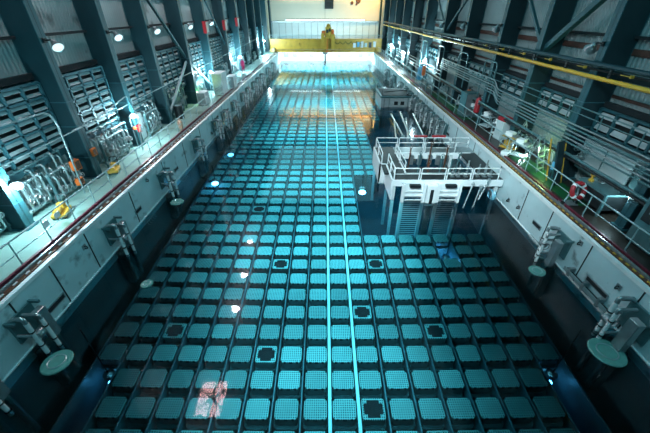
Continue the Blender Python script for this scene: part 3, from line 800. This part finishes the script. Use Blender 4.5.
MB().box(-.4,-.0,-.36,-.30,1.0,1.5).box(.1,.4,-.36,-.30,1.2,1.7).build('panel', 'dark', tr)
MB().lathe((.75,.2,.35), [(.3,0),(.32,.9),(.2,1.2)], 14).build('motor', 'orange', tr, smooth=True)
MB().torus((.0,-.2,2.05), .30, .07, 'y', 16, 6).lathe((0,.2,1.9),[(.35,0),(.3,.35),(.1,.45)],14).build('sheave', 'yellow', tr, smooth=True)
MB().tube([(-.2,-.7,.1),(-.2,-.7,-1.9)], .05, 6).box(-.4,0,-.85,-.55,-2.1,-1.8).build('hoist_block', 'orange', tr)
tag(tr, 'yellow and orange hoist trolley standing on the middle of the bridge', 'trolley')
# yellow end posts + overhead loudspeaker box
p = onY(329, 3, YF-.3)
t = empty('loudspeaker_box', p); MB().box(-.85,.85,0,.28,-.95,.75).build('body','dark',t); MB().box(-.55,.45,-.02,0,-.6,.1).build('panel','girt',t)
tag(t, 'dark box mounted high in the middle of the cream end wall', 'box')
t = empty('wall_lamp', (0, 74.5, 4.95))
MB().box(-7.8, 7.8, -.05, .05, -.07, .07).build('tube', 'tube', t); MB().box(-7.9,7.9,-.08,.08,.07,.12).build('housing','steel',t)
tag(t, 'long fluorescent strip along the foot of the cream end wall', 'lamp')
p = onY(352, 3, YF-.06)
m = MB(); m.lathe((p.x,YF-.1,p.z),[(.3,0),(.25,.08)],9,(0,-1,0)).lathe((p.x+1.2,YF-.1,p.z+.4),[(.5,0),(.4,.08)],9,(0,-1,0)).lathe((p.x+.9,YF-.1,p.z-.2),[(.2,0),(.2,.08)],9,(0,-1,0))
tag(m.build('peeling_patch', 'rust'), 'rust-brown peeling patches high on the right of the cream end wall', 'patch')
# frame posts at the far corners, pale yellow
for s, x in (('left', -10.9), ('right', 10.9)):
    for j, y in enumerate((68.6, 70.6)):
        o = MB().box(x-.28, x+.28, y-.2, y+.2, 0, 12).box(x-.36,x+.36,y-.28,y+.28,0,.1).build('corner_post', 'cream')
        tag(o, '%s cream corner post behind the bridge on the %s' % ('nearer' if j == 0 else 'farther', s), 'post', 'cream posts at the far corners')
# things standing on the far end deck and wall
for i, (x, wd, h, mt) in enumerate(((-6.4,1.4,.9,'offwhite'),(-4.4,1.6,.7,'farblue'),(-.3,.4,1.1,'dark'),(3.4,1.3,.8,'offwhite'),(5.1,2.6,.75,'steel'),(7.9,.6,1.2,'offwhite'))):
    t = empty('equipment_cabinet', (x, 71.5, 0)); MB().box(-wd/2,wd/2,0,.7,.06,h).build('body',mt,t,bevel=.02); MB().box(-wd/2+.1,wd/2-.1,-.02,0,.2,h-.15).build('door','dark' if i%2 else 'steel',t)
    MB().box(-wd/2+.05,wd/2-.05,.05,.65,0,.06).build('plinth','dark',t)
    tag(t, 'low equipment cabinet on the far end deck, %s from the left' % ORD[i], 'cabinet', 'cabinets on the far end deck')
for i, x in enumerate((-7.6, -5.9, -2.6, 2.9, 5.0, 7.0)):
    o = MB().box(x-.45, x+.45, PEND-.08, PEND-.002, -1.2, -.45).box(x-.3,x+.3,PEND-.12,PEND-.08,-1.0,-.6).build('wall_hatch', 'steel')
    tag(o, 'grey hatch on the bright far pool wall, %s from the left' % ORD[i], 'hatch', 'hatches on the far pool wall')
t = empty('gate_guide', (.05, PEND-.3, -1.9)); MB().box(-.16,.16,-.1,.28,-5,2.4).build('column','dark',t); MB().box(-.45,.45,-.3,.25,1.3,1.75).build('head','dark',t)
tag(t, 'dark vertical gate guide in the middle of the far pool wall', 'guide')

# ================================================================== RIGHT SIDE: CRANE CONDUCTORS AND PIPES
def long_pipe(name, mat, pts, r, lab, cat='pipe', grp=None):
    o = MB().arc(pts, r, 10, .3).build(name, mat, smooth=True); tag(o, lab, cat, grp); return o
A = onX(648, 91, 10.35); print('yellow z', A.z)
long_pipe('yellow_pipe', 'yellow_pipe', [(10.35, 3.5, 4.43), (10.35, 66, 4.43)], .075, 'long straight yellow pipe running high along the right wall')
long_pipe('upper_conduit', 'column_mid', [(10.4, 3.5, 4.86), (10.4, 66, 4.86)], .095, 'thick dark teal conduit just above the yellow pipe')
m = MB()
for i in range(24):
    y = 5+i*2.5; m.box(10.3, 10.62, y-.03, y+.03, 4.60, 4.64).box(10.3,10.36,y-.05,y+.05,4.5,4.78)
o = m.tube([(10.5,3.5,4.66),(10.5,66,4.66)], .035, 6).build('conductor_bar', 'dark')
tag(o, 'thin dark conductor bar with brackets between yellow pipe and conduit', 'conductor')
for i in range(7):
    y = 9.2+i*2.3; o = MB().box(10.24, 10.36, y, y+.05, 4.66, 4.76).tube([(10.3,y,4.7),(10.3,y+.5,4.7)],.016,6).build('cable_hook', 'yellow')
    tag(o, 'small yellow cable hook above the yellow pipe, %s from the near end' % ORD[i], 'hook', 'yellow cable hooks on the conduit')
# pipe bundle with a jog
YJ = 20.3
for i in range(6):
    zA = 3.05-.16*i; zB = zA-.40; dx = .03*i
    long_pipe('service_pipe', 'pipe' if i % 2 else 'steel', [(10.25+dx, 4, zB), (10.25+dx, YJ-.3, zB), (10.25+dx, YJ+.25, zA), (10.25+dx, 31.0+.12*i, zA), (10.6+dx, 31.5+.12*i, zA), (10.6+dx, 31.5+.12*i, .6)], .034,
              '%s pipe from the top of the stepped bundle along the right gallery' % ORD[i].capitalize(), 'pipe', 'stepped pipe bundle on the right')
for i, (z, mt) in enumerate(((1.38, 'pipe'), (1.24, 'dark'))):
    long_pipe('service_pipe', mt, [(10.5, 4, z), (10.5, 40, z)], .06, '%s thick pipe under the stepped bundle on the right' % ('Upper' if i == 0 else 'Lower'), 'pipe', 'thick pipes on the right')
# gallery rail with hoops above
t = empty('gallery_railing', (10.55, 0, 2.62))
MB().tube([(0,4,.62),(0,20.0,.62),(0,20.4,.75),(0,30,.75)], .03, 8).build('handrail', 'pipe', t)
MB().tube([(0,4,.36),(0,30,.36)], .02, 8).build('middle_rail', 'pipe', t)
for i in range(14): MB().tube([(0,4.6+i*1.9,0),(0,4.6+i*1.9,.60)], .024, 6).build('post', 'pipe', t)
tag(t, 'teal tube railing of the gallery above the right pipe bundle', 'railing')
for i, y in enumerate((21.3, 26.0, 31.5, 37)):
    long_pipe('hoop_pipe', 'pipe', [(10.5, y, 1.6), (10.5, y, 3.9), (10.5, y+1.7, 3.9), (10.5, y+1.7, 1.6)], .045, 'Bent hoop pipe rising above the right gallery, %s from the near end' % ORD[i], 'pipe', 'hoop pipes over the right gallery')
for i in range(4):
    y = 30+i*7.5; t = empty('pipe_rack', (10.3, y, 0)); m = MB()
    for k in range(4): m.tube([(0,.5,1.2+k*.28),(0,6.5,1.2+k*.28)], .035, 6)
    m.split('pipe', 'pipe_light', t); MB().box(-.04,.04,.6,.68,0,2.1).box(-.04,.04,6.2,6.28,0,2.1).split('stand', 'pipe', t)
    tag(t, 'rack of four parallel pipes on the far right deck, %s from the near end' % ORD[i], 'pipe rack', 'pipe racks on the far right deck')

# ================================================================== RIGHT DECK
tag(MB().box(WR+.85, 10.8, 11.0, 17.0, 0, .015).build('green_mat', 'green'), 'bright green floor covering beside the life ring trolley', 'floor mat')
tag(MB().box(WR+.85, 10.8, 23.0, 31.5, 0, .015).build('green_mat', 'green'), 'green floor covering farther along the right deck', 'floor mat')
def cyl_thing(name, loc, prof, mat, lab, cat, n=16, ax=(0,0,1), grp=None):
    o = MB().lathe((0,0,0), prof, n, ax).build(name, mat, loc=loc, smooth=True); tag(o, lab, cat, grp); return o
# life ring on a trolley
p = onZ(568, 205, 0)
t = empty('trolley_stand', p)
MB().tube([(-.25,0,.06),(.05,.1,.95)],.03,8).tube([(.25,0,.06),(.15,.1,.95)],.03,8).tube([(-.08,.03,.5),(.2,.05,.5)],.02,6).build('frame','pipe_light',t)
for s in (-1,1): MB().lathe((s*.25,0,.09),[(.09,-.03),(.09,.03)],14,(1,0,0)).build('wheel','dark',t)
MB().box(-.28,.28,-.15,.25,.05,.10).build('plate','steel',t)
tag(t, 'small wheeled stand holding the red and white ring on the right deck', 'trolley')
lr = empty('life_ring', (p.x+.12, p.y-.02, .66))
MB().torus((0,0,0), .30, .085, 'y', 28, 10).build('ring', 'red', lr, smooth=True)
for k in range(4):
    a = k*PI/2+.7; MB().lathe((.30*math.cos(a), 0, .30*math.sin(a)), [(.092,-.05),(.092,.05)], 12, (-math.sin(a),0,math.cos(a))).build('band','white',lr,smooth=True)
lr.rotation_euler = (-.35, 0, .25)
tag(lr, 'red life ring with white bands leaning on the wheeled stand', 'life ring')
# work bench
wbch = empty('work_bench', (10.75, 10.9, 0))
MB().box(-.5,.75,-.75,.75,.86,.94).build('top','pipe',wbch,bevel=.01)
MB().box(-.44,.7,-.7,.7,.25,.86).build('cabinet','dark',wbch)
for sx in (-.42,.67):
    for sy in (-.68,.68): MB().box(sx-.04,sx+.04,sy-.04,sy+.04,0,.86).build('leg','pipe',wbch)
tag(wbch, 'long dark work bench with teal top behind the life ring', 'work bench')
for i, (dx, dy, r, mt) in enumerate(((-.25,.45,.10,'yellow'),(-.05,.5,.08,'pipe_light'),(.1,.3,.12,'steel'))):
    o = MB().lathe((0,0,0),[(r,0),(r,.06),(r*.4,.1),(r*.4,.2),(r*.7,.24)],12).torus((0,0,.24),r*.8,.02,n=14,m=6).build('valve_part','%s'%mt,loc=(10.75+dx,10.9+dy,.94),smooth=True)
    tag(o, '%s valve part on the work bench' % ('yellow','pale','grey')[i], 'valve part', 'parts on the work bench')
# leaning dark panel with yellow edge
t = empty('leaning_panel', (10.55, 13.2, 0)); R = Matrix.Rotation(0, 4, 'X')
MB().cbox((0,0,.95),(1.1,.07,1.9),(-.25,0,.5)).build('panel','column_dark',t)
MB().cbox((0,-.05,.95),(.05,.03,1.9),(-.25,0,.5)).cbox((-.5,.2,.95),(.04,.05,1.9),(-.25,0,.5)).build('edge_strip','yellow',t)
tag(t, 'tall dark leaning panel with a yellow edge beside the green mat', 'panel')
# blue drum, round reel, tank
t = empty('blue_drum', onZ(552, 176, 0)); MB().lathe((0,0,.35),[(.19,0),(.20,.3),(.18,.36),(.1,.38)],18).build('drum','blue',t,smooth=True)
MB().tube([(-.12,0,.36),(-.2,-.15,0)],.02,6).tube([(.12,0,.36),(.2,-.15,0)],.02,6).tube([(0,.1,.36),(0,.2,0)],.02,6).build('tripod','dark',t)
tag(t, 'bright blue drum on a dark tripod above the green floor', 'drum')
t = empty('cable_reel', onZ(538, 166, 0)+Vector((.5,.5,0))); MB().torus((0,0,.8),.42,.07,'z',26,8).torus((0,0,.8),.15,.05,'z',18,6).build('hose','pipe_light',t,smooth=True)
MB().lathe((0,0,0),[(.32,0),(.32,.04),(.05,.08),(.05,.74),(.40,.76),(.40,.79)],20).build('pedestal','pipe',t,smooth=True)
tag(t, 'round hose reel lying flat on a pedestal beside the step ladder', 'hose reel')
# step ladder lattice
def ladder(loc, rz, lab, h=1.7, w_=.5, mat='pipe_light'):
    t = empty('step_ladder', loc, rz)
    for s in (-1,1):
        MB().bar((s*w_/2,-.5,0),(s*w_/2*.8,0,h),.05,.03).build('front_stile',mat,t)
        MB().bar((s*w_/2,.5,0),(s*w_/2*.8,0,h),.05,.03).build('rear_stile',mat,t)
    for k in range(6):
        f = (k+.6)/6.2; MB().box(-w_/2,w_/2,-.5+.5*f-.05,-.5+.5*f+.05,h*f-.015,h*f+.015).build('step',mat,t)
    tag(t, lab, 'ladder'); return t
p = onZ(524, 168, 0); ladder((p.x+.3,p.y,0), .5, 'pale folding step ladder on the right deck near the hose reel')
p = onZ(508, 150, 0); ladder((p.x+.5,p.y,0), 1.1, 'second step ladder farther back among the pale carts', 1.6)
# carts and piles
def cart(loc, rz, lab, mat='farblue', s=1.0, cat='cart'):
    t = empty('tool_cart', loc, rz)
    MB().box(-.4*s,.4*s,-.28*s,.28*s,.15,.19).box(-.4*s,.4*s,-.28*s,.28*s,.75*s,.79*s).split('shelf',mat,t)
    for x in (-.38,.38):
        for y in (-.26,.26): MB().tube([(x*s,y*s,.1),(x*s,y*s,.95*s)],.02,6).build('upright','pipe_light',t)
    for x in (-.36,.36):
        for y in (-.25,.25): MB().lathe((x*s,y*s,.06),[(.06,-.02),(.06,.02)],10,(1,0,0)).build('wheel','dark',t)
    MB().box(-.3*s,.1*s,-.2*s,.2*s,.79*s,1.02*s).build('bin','white',t,bevel=.02)
    MB().box(.12*s,.34*s,-.15*s,.15*s,.79*s,.9*s).build('toolbox','steel',t)
    tag(t, lab, cat, 'tool carts on the right deck')
for (px,py,mt,lab) in ((500,150,'yellow','tool cart with yellow shelves right of the work platform'),(512,158,'farblue','pale blue tool cart in front of the step ladder'),
                    (496,136,'white','white tool cart behind the yellow cart'),(484,128,'farblue','pale tool cart by the blue-grey machine'),(470,118,'pipe','teal tool cart in front of the red extinguishers')):
    q = onZ(px,py,0); cart((max(q.x,10.15)+.1,q.y,0), .2+.01*px, lab, mt)
def box_thing(px, py, z, sx, sy, h, mat, name, lab, cat, rz=0, dx=0, feet=True):
    q = onZ(px, py, z); t = empty(name, (q.x+dx, q.y, z), rz)
    MB().box(-sx/2,sx/2,-sy/2,sy/2,.05 if feet else 0,h).build('body', mat, t, bevel=.015)
    MB().box(-sx/2+.05,sx/2-.05,-sy/2-.012,-sy/2,.12,h-.08).build('front_panel', 'steel' if mat != 'steel' else 'dark', t)
    if feet: MB().box(-sx/2+.03,sx/2-.03,-sy/2+.03,sy/2-.03,0,.05).build('plinth','dark',t)
    tag(t, lab, cat); return t
box_thing(507,146,0,.45,.4,.35,'yellow','supply_crate','yellow crate on the floor beside the right crane rail','crate',.3,.1)
box_thing(502,156,0,.5,.35,.3,'white','supply_crate','white crate right beside the rail in front of the carts','crate',.7,.15)
t = empty('supply_crate', (10.7, 19.0, 0), .2); MB().box(-.3,.3,-.3,.3,0,1.1).build('body','farblue',t,bevel=.02); MB().box(-.3,.3,-.3,.3,1.1,1.3).build('lid','red',t,bevel=.02); tag(t,'pale box with a red lid behind the white cart','box')
box_thing(492,116,0,.9,.9,1.7,'pipe','pump_cabinet','blue-grey machine cabinet on the right deck','cabinet',.1,-2.0)
q = onX(600,165,11.2)
t = empty('pegboard_panel', (11.25, q.y, q.z)); MB().box(0,.06,-1.3,1.3,-.6,.75).build('board','farblue',t); MB().box(-.02,0,-.02,.02,-.6,.75).box(-.02,0,-1.3,1.3,.70,.75).build('joint','pipe',t)
tag(t, 'pale wall board behind the work bench', 'board')
for i,(px,py) in enumerate(((581,148),(584,156),(577,158),(590,150))):
    q = onX(px,py,11.1); o = MB().lathe(q,[(.06,0),(.13,.03),(.13,.09),(.04,.12),(.04,.22)],12,(-1,0,0)).torus(q+Vector((-.2,0,0)),.12,.02,'x',16,6).build('hand_wheel','pipe_light',smooth=True)
    tag(o, 'pale hand wheel valve on the wall left of the pale board, %s of four' % ORD[i], 'valve', 'hand wheels by the pale board')
# instrument cabinet at right edge
q = onZ(634, 232, 0)
t = empty('instrument_cabinet', (10.6, 8.3, 0)); MB().box(-.35,.6,-.5,.5,.08,1.95).build('body','pipe',t,bevel=.02); MB().box(-.3,.55,-.46,.46,0,.08).build('plinth','dark',t)
MB().box(-.37,-.35,-.35,.35,.9,1.8).build('door','dark',t); MB().box(-.372,-.37,-.1,.2,1.2,1.5).build('display','pipe_light',t)
tag(t, 'tall dark teal instrument cabinet at the right edge of the deck', 'cabinet')
t = empty('control_panel', (11.1, 9.9, 1.0)); MB().box(0,.2,-.5,.5,0,1.0).build('body','pipe',t); MB().lathe((-.0,0.1,.55),[(.16,0),(.12,.03)],16,(-1,0,0)).build('dial','screen',t,smooth=True)
MB().box(-.02,0,-.4,-.15,.2,.8).build('switches','offwhite',t)
tag(t, 'wall control panel with a glowing orange dial beyond the bench', 'control panel')
# orange cylinders, extinguishers
def extinguisher(px, py, X, lab, mat='orange', s=1.0):
    q = onX(px, py, X); t = empty('fire_extinguisher', (q.x, q.y, max(0, q.z-.35*s)))
    MB().lathe((0,0,0),[(.10*s,0),(.12*s,.03),(.12*s,.52*s),(.05*s,.62*s)],14).build('cylinder',mat,t,smooth=True)
    MB().lathe((0,0,.62*s),[(.03*s,0),(.03*s,.08*s)],8).box(-.03*s,.12*s,-.02*s,.02*s,.70*s,.73*s).tube([(.03*s,0,.66*s),(.15*s,0,.6*s),(.16*s,0,.2*s)],.015*s,6).build('valve_head','dark',t,smooth=True)
    tag(t, lab, 'fire extinguisher')
extinguisher(468, 96, 10.55, 'orange-red gas cylinder on the right deck, left of two', 'orange', 1.7)
extinguisher(478, 104, 10.55, 'red gas cylinder on the right deck, right of two', 'red', 1.6)
extinguisher(424, 70, 10.1, 'orange-brown cylinder behind the blue cylinder on the far right deck', 'orange', 1.5)
extinguisher(420, 72, 10.0, 'tall blue cylinder under the brightest lamp on the right', 'blue', 2.2)
# clutter along the far right deck: pumps, valves, cabinets
def manifold(loc, rz, n, h, mat, lab, mat2='steel', X=1, grp='pipe manifolds on the decks'):
    h *= .85; t = empty('valve_manifold', loc, rz)
    MB().tube([(0,-n*.15-.1,.25),(0,n*.15+.1,.25)],.07,10).tube([(0,-n*.15-.1,h*.95),(0,n*.15+.1,h*.95)],.05,10).split('header',mat,t,smooth=True)
    MB().box(-.05,.05,-n*.15-.06,-n*.15+.0,0,h).box(-.05,.05,n*.15,n*.15+.06,0,h).split('stand','pipe',t)
    m = MB(); v = MB(); rr = random.Random(int(loc[1]*10))
    for i in range(n):
        y = -n*.15+.15+i*.3; hh = h*(.6+.35*rr.random())
        m.arc([(0,y,.25),(.12,y,.3),(.12,y,hh),(.0,y,hh+.1),(-.15,y,hh)],.034,8,.08)
        v = MB(); v.torus((.24,y,hh*.6),.09,.018,'x',14,6); v.tube([(.12,y,hh*.6),(.24,y,hh*.6)],.02,6); v.lathe((.12,y,hh*.6),[(.07,-.08),(.07,.08)],10)
        v.build('hand_wheel', mat2, t, smooth=True)
    m.split('riser', 'pipe_light', t, smooth=True)
    tag(t, lab, 'valve manifold', grp)
SIDE = [(12.0, 5, 1.5,'left','chrome valve manifold behind the yellow machine on the near left deck'),(10.6,4,1.6,'left','pale pipe manifold beside the nearest left work lamp'),
        (15.6, 6, 1.6,'left','valve manifold between the second and third left columns'),(16.8,4,1.8,'left','tall valve manifold just before the third left column'),
        (20.0, 5, 1.7,'left','valve manifold beyond the third left column'),(24.5,6,1.6,'left','valve manifold beyond the fourth left column')]
for i,(y,n,h,s,lab) in enumerate(SIDE):
    manifold((-11.0 if i%2 else -10.75, y, 0), 0, n, h, 'pipe_light', lab, 'steel')
for i,(y,n,h,lab) in enumerate(((8.3,6,1.9,'tall valve manifold against the wall left of the nearest work lamp'),(11.4,8,2.1,'tall pipe manifold against the wall behind the near yellow pump'),
      (15.9,9,2.2,'tall pipe manifold against the wall behind the second yellow pump'),(20.1,9,2.3,'tall pipe manifold against the wall past the third left column'),(25.0,9,2.3,'tall pipe manifold against the wall past the fourth left column'))):
    manifold((-11.15, y, 0), 0, n, h, 'pipe', lab, 'pipe_light')
for i in range(9):
    y = 29.5+i*4.2; manifold((-10.9,y,0),0,6,1.5+.3*(i%3),'pipe_light','far left deck valve manifold, %s beyond the fourth column' % ORD[i],'chrome')
for i in range(9):
    y = 25.8+i*4.5; manifold((10.75,y,0),PI,6,1.1+.25*(i%3),'pipe_light','far right deck valve manifold, %s beyond the pale carts' % ORD[i],'chrome')
manifold((10.95,17.2,0),PI,5,1.0,'pipe','right deck valve manifold behind the step ladder','pipe_light')
manifold((10.95,21.0,0),PI,6,1.2,'pipe','right deck valve manifold beside the blue-grey cabinet','pipe_light')

# ================================================================== LEFT DECK ITEMS
def yellow_machine(px, py, lab, s=1.0):
    q = onZ(px, py, 0); t = empty('floor_pump', (q.x, q.y, 0), .35)
    MB().box(-.28*s,.28*s,-.45*s,.45*s,.08,.2).build('base','yellow',t,bevel=.02)
    for x in (-.22,.22):
        for y in (-.35,.35): MB().lathe((x*s,y*s,.08),[(.08,-.03),(.08,.03)],12,(1,0,0)).build('wheel','dark',t)
    MB().lathe((0,-.25*s,.36*s),[(.09*s,-.2*s),(.14*s,-.18*s),(.14*s,.2*s),(.06*s,.3*s)],16,(0,1,0)).build('motor','yellow',t,smooth=True)
    MB().box(-.14*s,.14*s,.12*s,.4*s,.2,.5*s).build('gear_box','yellow',t,bevel=.03)
    MB().arc([(-.2*s,.4*s,.2),(-.2*s,.62*s,.75*s),(.2*s,.62*s,.75*s),(.2*s,.4*s,.2)],.02,6,.1).build('handle','dark',t,smooth=True)
    tag(t, lab, 'pump', 'yellow floor pumps on the left deck')
yellow_machine(63, 215, 'yellow wheeled floor pump on the near left deck', .85)
yellow_machine(115, 172, 'yellow wheeled floor pump beside the second left column', .8)
def wall_box(px, py, X, sx, sy, sz, mat, name, lab, cat):
    q = onX(px, py, X)
    if mat == 'red': q.y = min(CY, key=lambda c: abs(c-q.y))
    t = empty(name, q); MB().box(-sx,0,-sy/2,sy/2,-sz/2,sz/2).build('body',mat,t,bevel=.015)
    MB().box(0,.012,-sy/2+.05,sy/2-.05,-sz/2+.05,sz/2-.05).build('cover','rust' if mat=='orange' else 'steel',t)
    MB().tube([(-sx/2,0,sz/2),(-sx/2,0,sz/2+.25)],.02,6).build('conduit','pipe',t)
    tag(t, lab, cat)
wall_box(78, 165, -10.35, .22, .35, .42, 'orange', 'junction_box', 'large orange box on the pipe in front of the second left column', 'junction box')
wall_box(82, 181, -10.35, .2, .3, .3, 'orange', 'junction_box', 'lower orange box beneath the large orange box', 'junction box')
wall_box(95, 152, -10.5, .2, .3, .35, 'orange', 'junction_box', 'orange box on the right edge of the second left column', 'junction box')
wall_box(132, 134, -10.45, .15, .25, .4, 'red', 'junction_box', 'dark red box under the red lamp on the third left column', 'junction box')
for i,(px,py) in enumerate(((209,27),(227,25),(238,22))):
    wall_box(px, py, -10.5, .3, .8, .9, 'red', 'hose_box', 'red box high on the far left columns, %s from the near end' % ORD[i], 'hose box')
# goose-neck pipe
def pt(px, py, X=-10.3): return onX(px, py, X)
long_pipe('goose_neck_pipe', 'pipe_light', [pt(-20,132), pt(0,126), pt(46,112), pt(56,122), pt(66,146), pt(86,196)], .032, 'pale bent pipe arching over the near left columns')
long_pipe('goose_neck_pipe', 'pipe_light', [pt(72,131,-10.2), pt(92,122,-10.2), pt(126,96,-10.2), pt(130,101,-10.2), pt(138,120,-10.2), pt(143,150,-10.2)], .028, 'thin bent pipe arching beside the third left column')
long_pipe('cable_line', 'railing', [pt(-10,172,-10.2), pt(70,133,-10.2), pt(113,112,-10.2), pt(170,83,-10.2), pt(258,38,-10.2)], .022, 'thin cable stretched along the left columns', 'cable')
# pale cabinets on the left deck
box_thing(228,94,0,.9,1.6,1.9,'white','electric_cabinet','tall white cabinet on the left deck','cabinet',0,-.55)
box_thing(237,88,0,.7,1.0,1.2,'white','electric_cabinet','lower white cabinet beyond the tall white one','cabinet',0,-.4)
box_thing(213,104,0,.7,1.0,1.0,'offwhite','electric_cabinet','small pale cabinet in front of the tall white one','cabinet',0,-.7)
box_thing(152,139,0,.7,.8,1.5,'farblue','electric_cabinet','pale blue cabinet beside the third left column','cabinet',.1,-.75)
box_thing(126,158,0,.5,.6,.9,'white','electric_cabinet','small white cabinet before the third left column','cabinet',.2,-.6)
box_thing(144,142,0,.35,.35,1.1,'white','electric_cabinet','narrow white cabinet with pipes beside the third left column','cabinet',.2,-.2)
# barrel
q = onZ(186, 118, 0); t = empty('steel_barrel', (q.x-.4, q.y, 0))
MB().lathe((0,0,0),[(.3,0),(.3,.85),(.26,.88)],20).build('drum','dark',t,smooth=True); MB().lathe((0,0,.88),[(.2,0),(.18,.03)],18).build('lid','pipe_light',t,smooth=True)
tag(t, 'dark barrel with a pale lid beyond the third left column', 'barrel')
q = onZ(177, 129, 0); o = MB().lathe((0,0,0),[(.09,0),(.14,.15),(.15,.45),(.1,.55),(.03,.6)],12).torus((0,0,.64),.06,.015,'y',12,6).build('cloth_bag','skin',loc=(WL-.68-.22,q.y,0),smooth=True)
tag(o, 'pinkish bag standing against the left guard railing', 'bag')
# tags on the left railing
for i,(px,py) in enumerate(((46,224),(57,215))):
    q = onX(px, py, WL-.66); o = MB().box(0,.012,-.12,.12,-.1,.1).tube([(.006,0,.1),(-.02,0,.16)],.008,6).build('notice_plate','white',loc=q); tag(o, 'white notice plate on the left railing, %s' % ('nearer one' if i==0 else 'farther one'), 'sign', 'plates on the left railing')

# person on the left walkway
def person(x, y, rz):
    t = empty('person', (x, y, 0), rz)
    J = {'pelvis':(0,0,.95),'waist':(0,0,1.12),'chest':(0,0,1.36),'neck':(0,0,1.50),'headb':(0,-.01,1.60),'head':(0,-.01,1.70),
         'shl':(.18,0,1.42),'ell':(.24,.03,1.14),'wrl':(.22,-.08,.90),'shr':(-.18,0,1.42),'elr':(-.24,.03,1.14),'wrr':(-.22,-.08,.90),
         'hipl':(.09,0,.90),'knl':(.10,-.04,.50),'anl':(.10,.02,.09),'tol':(.11,-.14,.03),'hipr':(-.09,0,.90),'knr':(-.10,.04,.50),'anr':(-.10,.08,.09),'tor':(-.11,-.08,.03)}
    R = {'pelvis':.14,'waist':.13,'chest':.16,'neck':.06,'headb':.085,'head':.10,'shl':.075,'shr':.075,'ell':.05,'elr':.05,'wrl':.04,'wrr':.04,'hipl':.10,'hipr':.10,'knl':.07,'knr':.07,'anl':.05,'anr':.05,'tol':.04,'tor':.04}
    E = [('pelvis','waist'),('waist','chest'),('chest','neck'),('neck','headb'),('headb','head'),('chest','shl'),('shl','ell'),('ell','wrl'),('chest','shr'),('shr','elr'),('elr','wrr'),
         ('pelvis','hipl'),('hipl','knl'),('knl','anl'),('anl','tol'),('pelvis','hipr'),('hipr','knr'),('knr','anr'),('anr','tor')]
    K = list(J); me = bpy.data.meshes.new('body'); me.from_pydata([J[k] for k in K], [(K.index(a),K.index(b)) for a,b in E], [])
    me.materials.append(M['pink']); me.materials.append(M['skin'])
    o = bpy.data.objects.new('body', me); C.objects.link(o); o.parent = t
    sk = o.modifiers.new('skin','SKIN')
    for i,k in enumerate(K):
        me.skin_vertices[0].data[i].radius = (R[k],R[k]*.85)
    me.skin_vertices[0].data[0].use_root = True
    o.modifiers.new('sub','SUBSURF').levels = 2; o.modifiers['sub'].render_levels = 2
    # fingers and face
    for s in (-1,1):
        h = MB(); 
        h.cbox((s*.22,-.09,.85),(.035,.07,.09))
        for f in range(4): h.tube([(s*.22,-.12+f*.02,.81),(s*.215,-.125+f*.02,.76),(s*.20,-.125+f*.02,.725+.006*abs(f-1.5))],.009,6)
        h.tube([(s*.215,-.125,.87),(s*.20,-.15,.83),(s*.19,-.155,.80)],.010,6)
        h.build('hand','skin',t,smooth=True)
    MB().lathe((0,-.02,1.70),[(.02,-.13),(.07,-.09),(.088,0),(.08,.06),(.03,.09)],14).lathe((0,-.105,1.68),[(.012,-.02),(.018,0),(.008,.02)],8).build('face','skin',t,smooth=True)
    MB().lathe((0,-.01,1.73),[(.11,0),(.105,.05),(.07,.10),(.01,.12)],16).box(-.07,.07,-.15,-.05,1.72,1.735).build('helmet','white',t,smooth=True)
    MB().box(.07,.15,-.2,.05,0,.06).box(-.15,-.07,-.14,.11,0,.06).build('shoes','dark',t,bevel=.015)
    tag(t, 'person in magenta overalls and white helmet standing at the left railing', 'person')
person(-10.0, 42.5, .8)
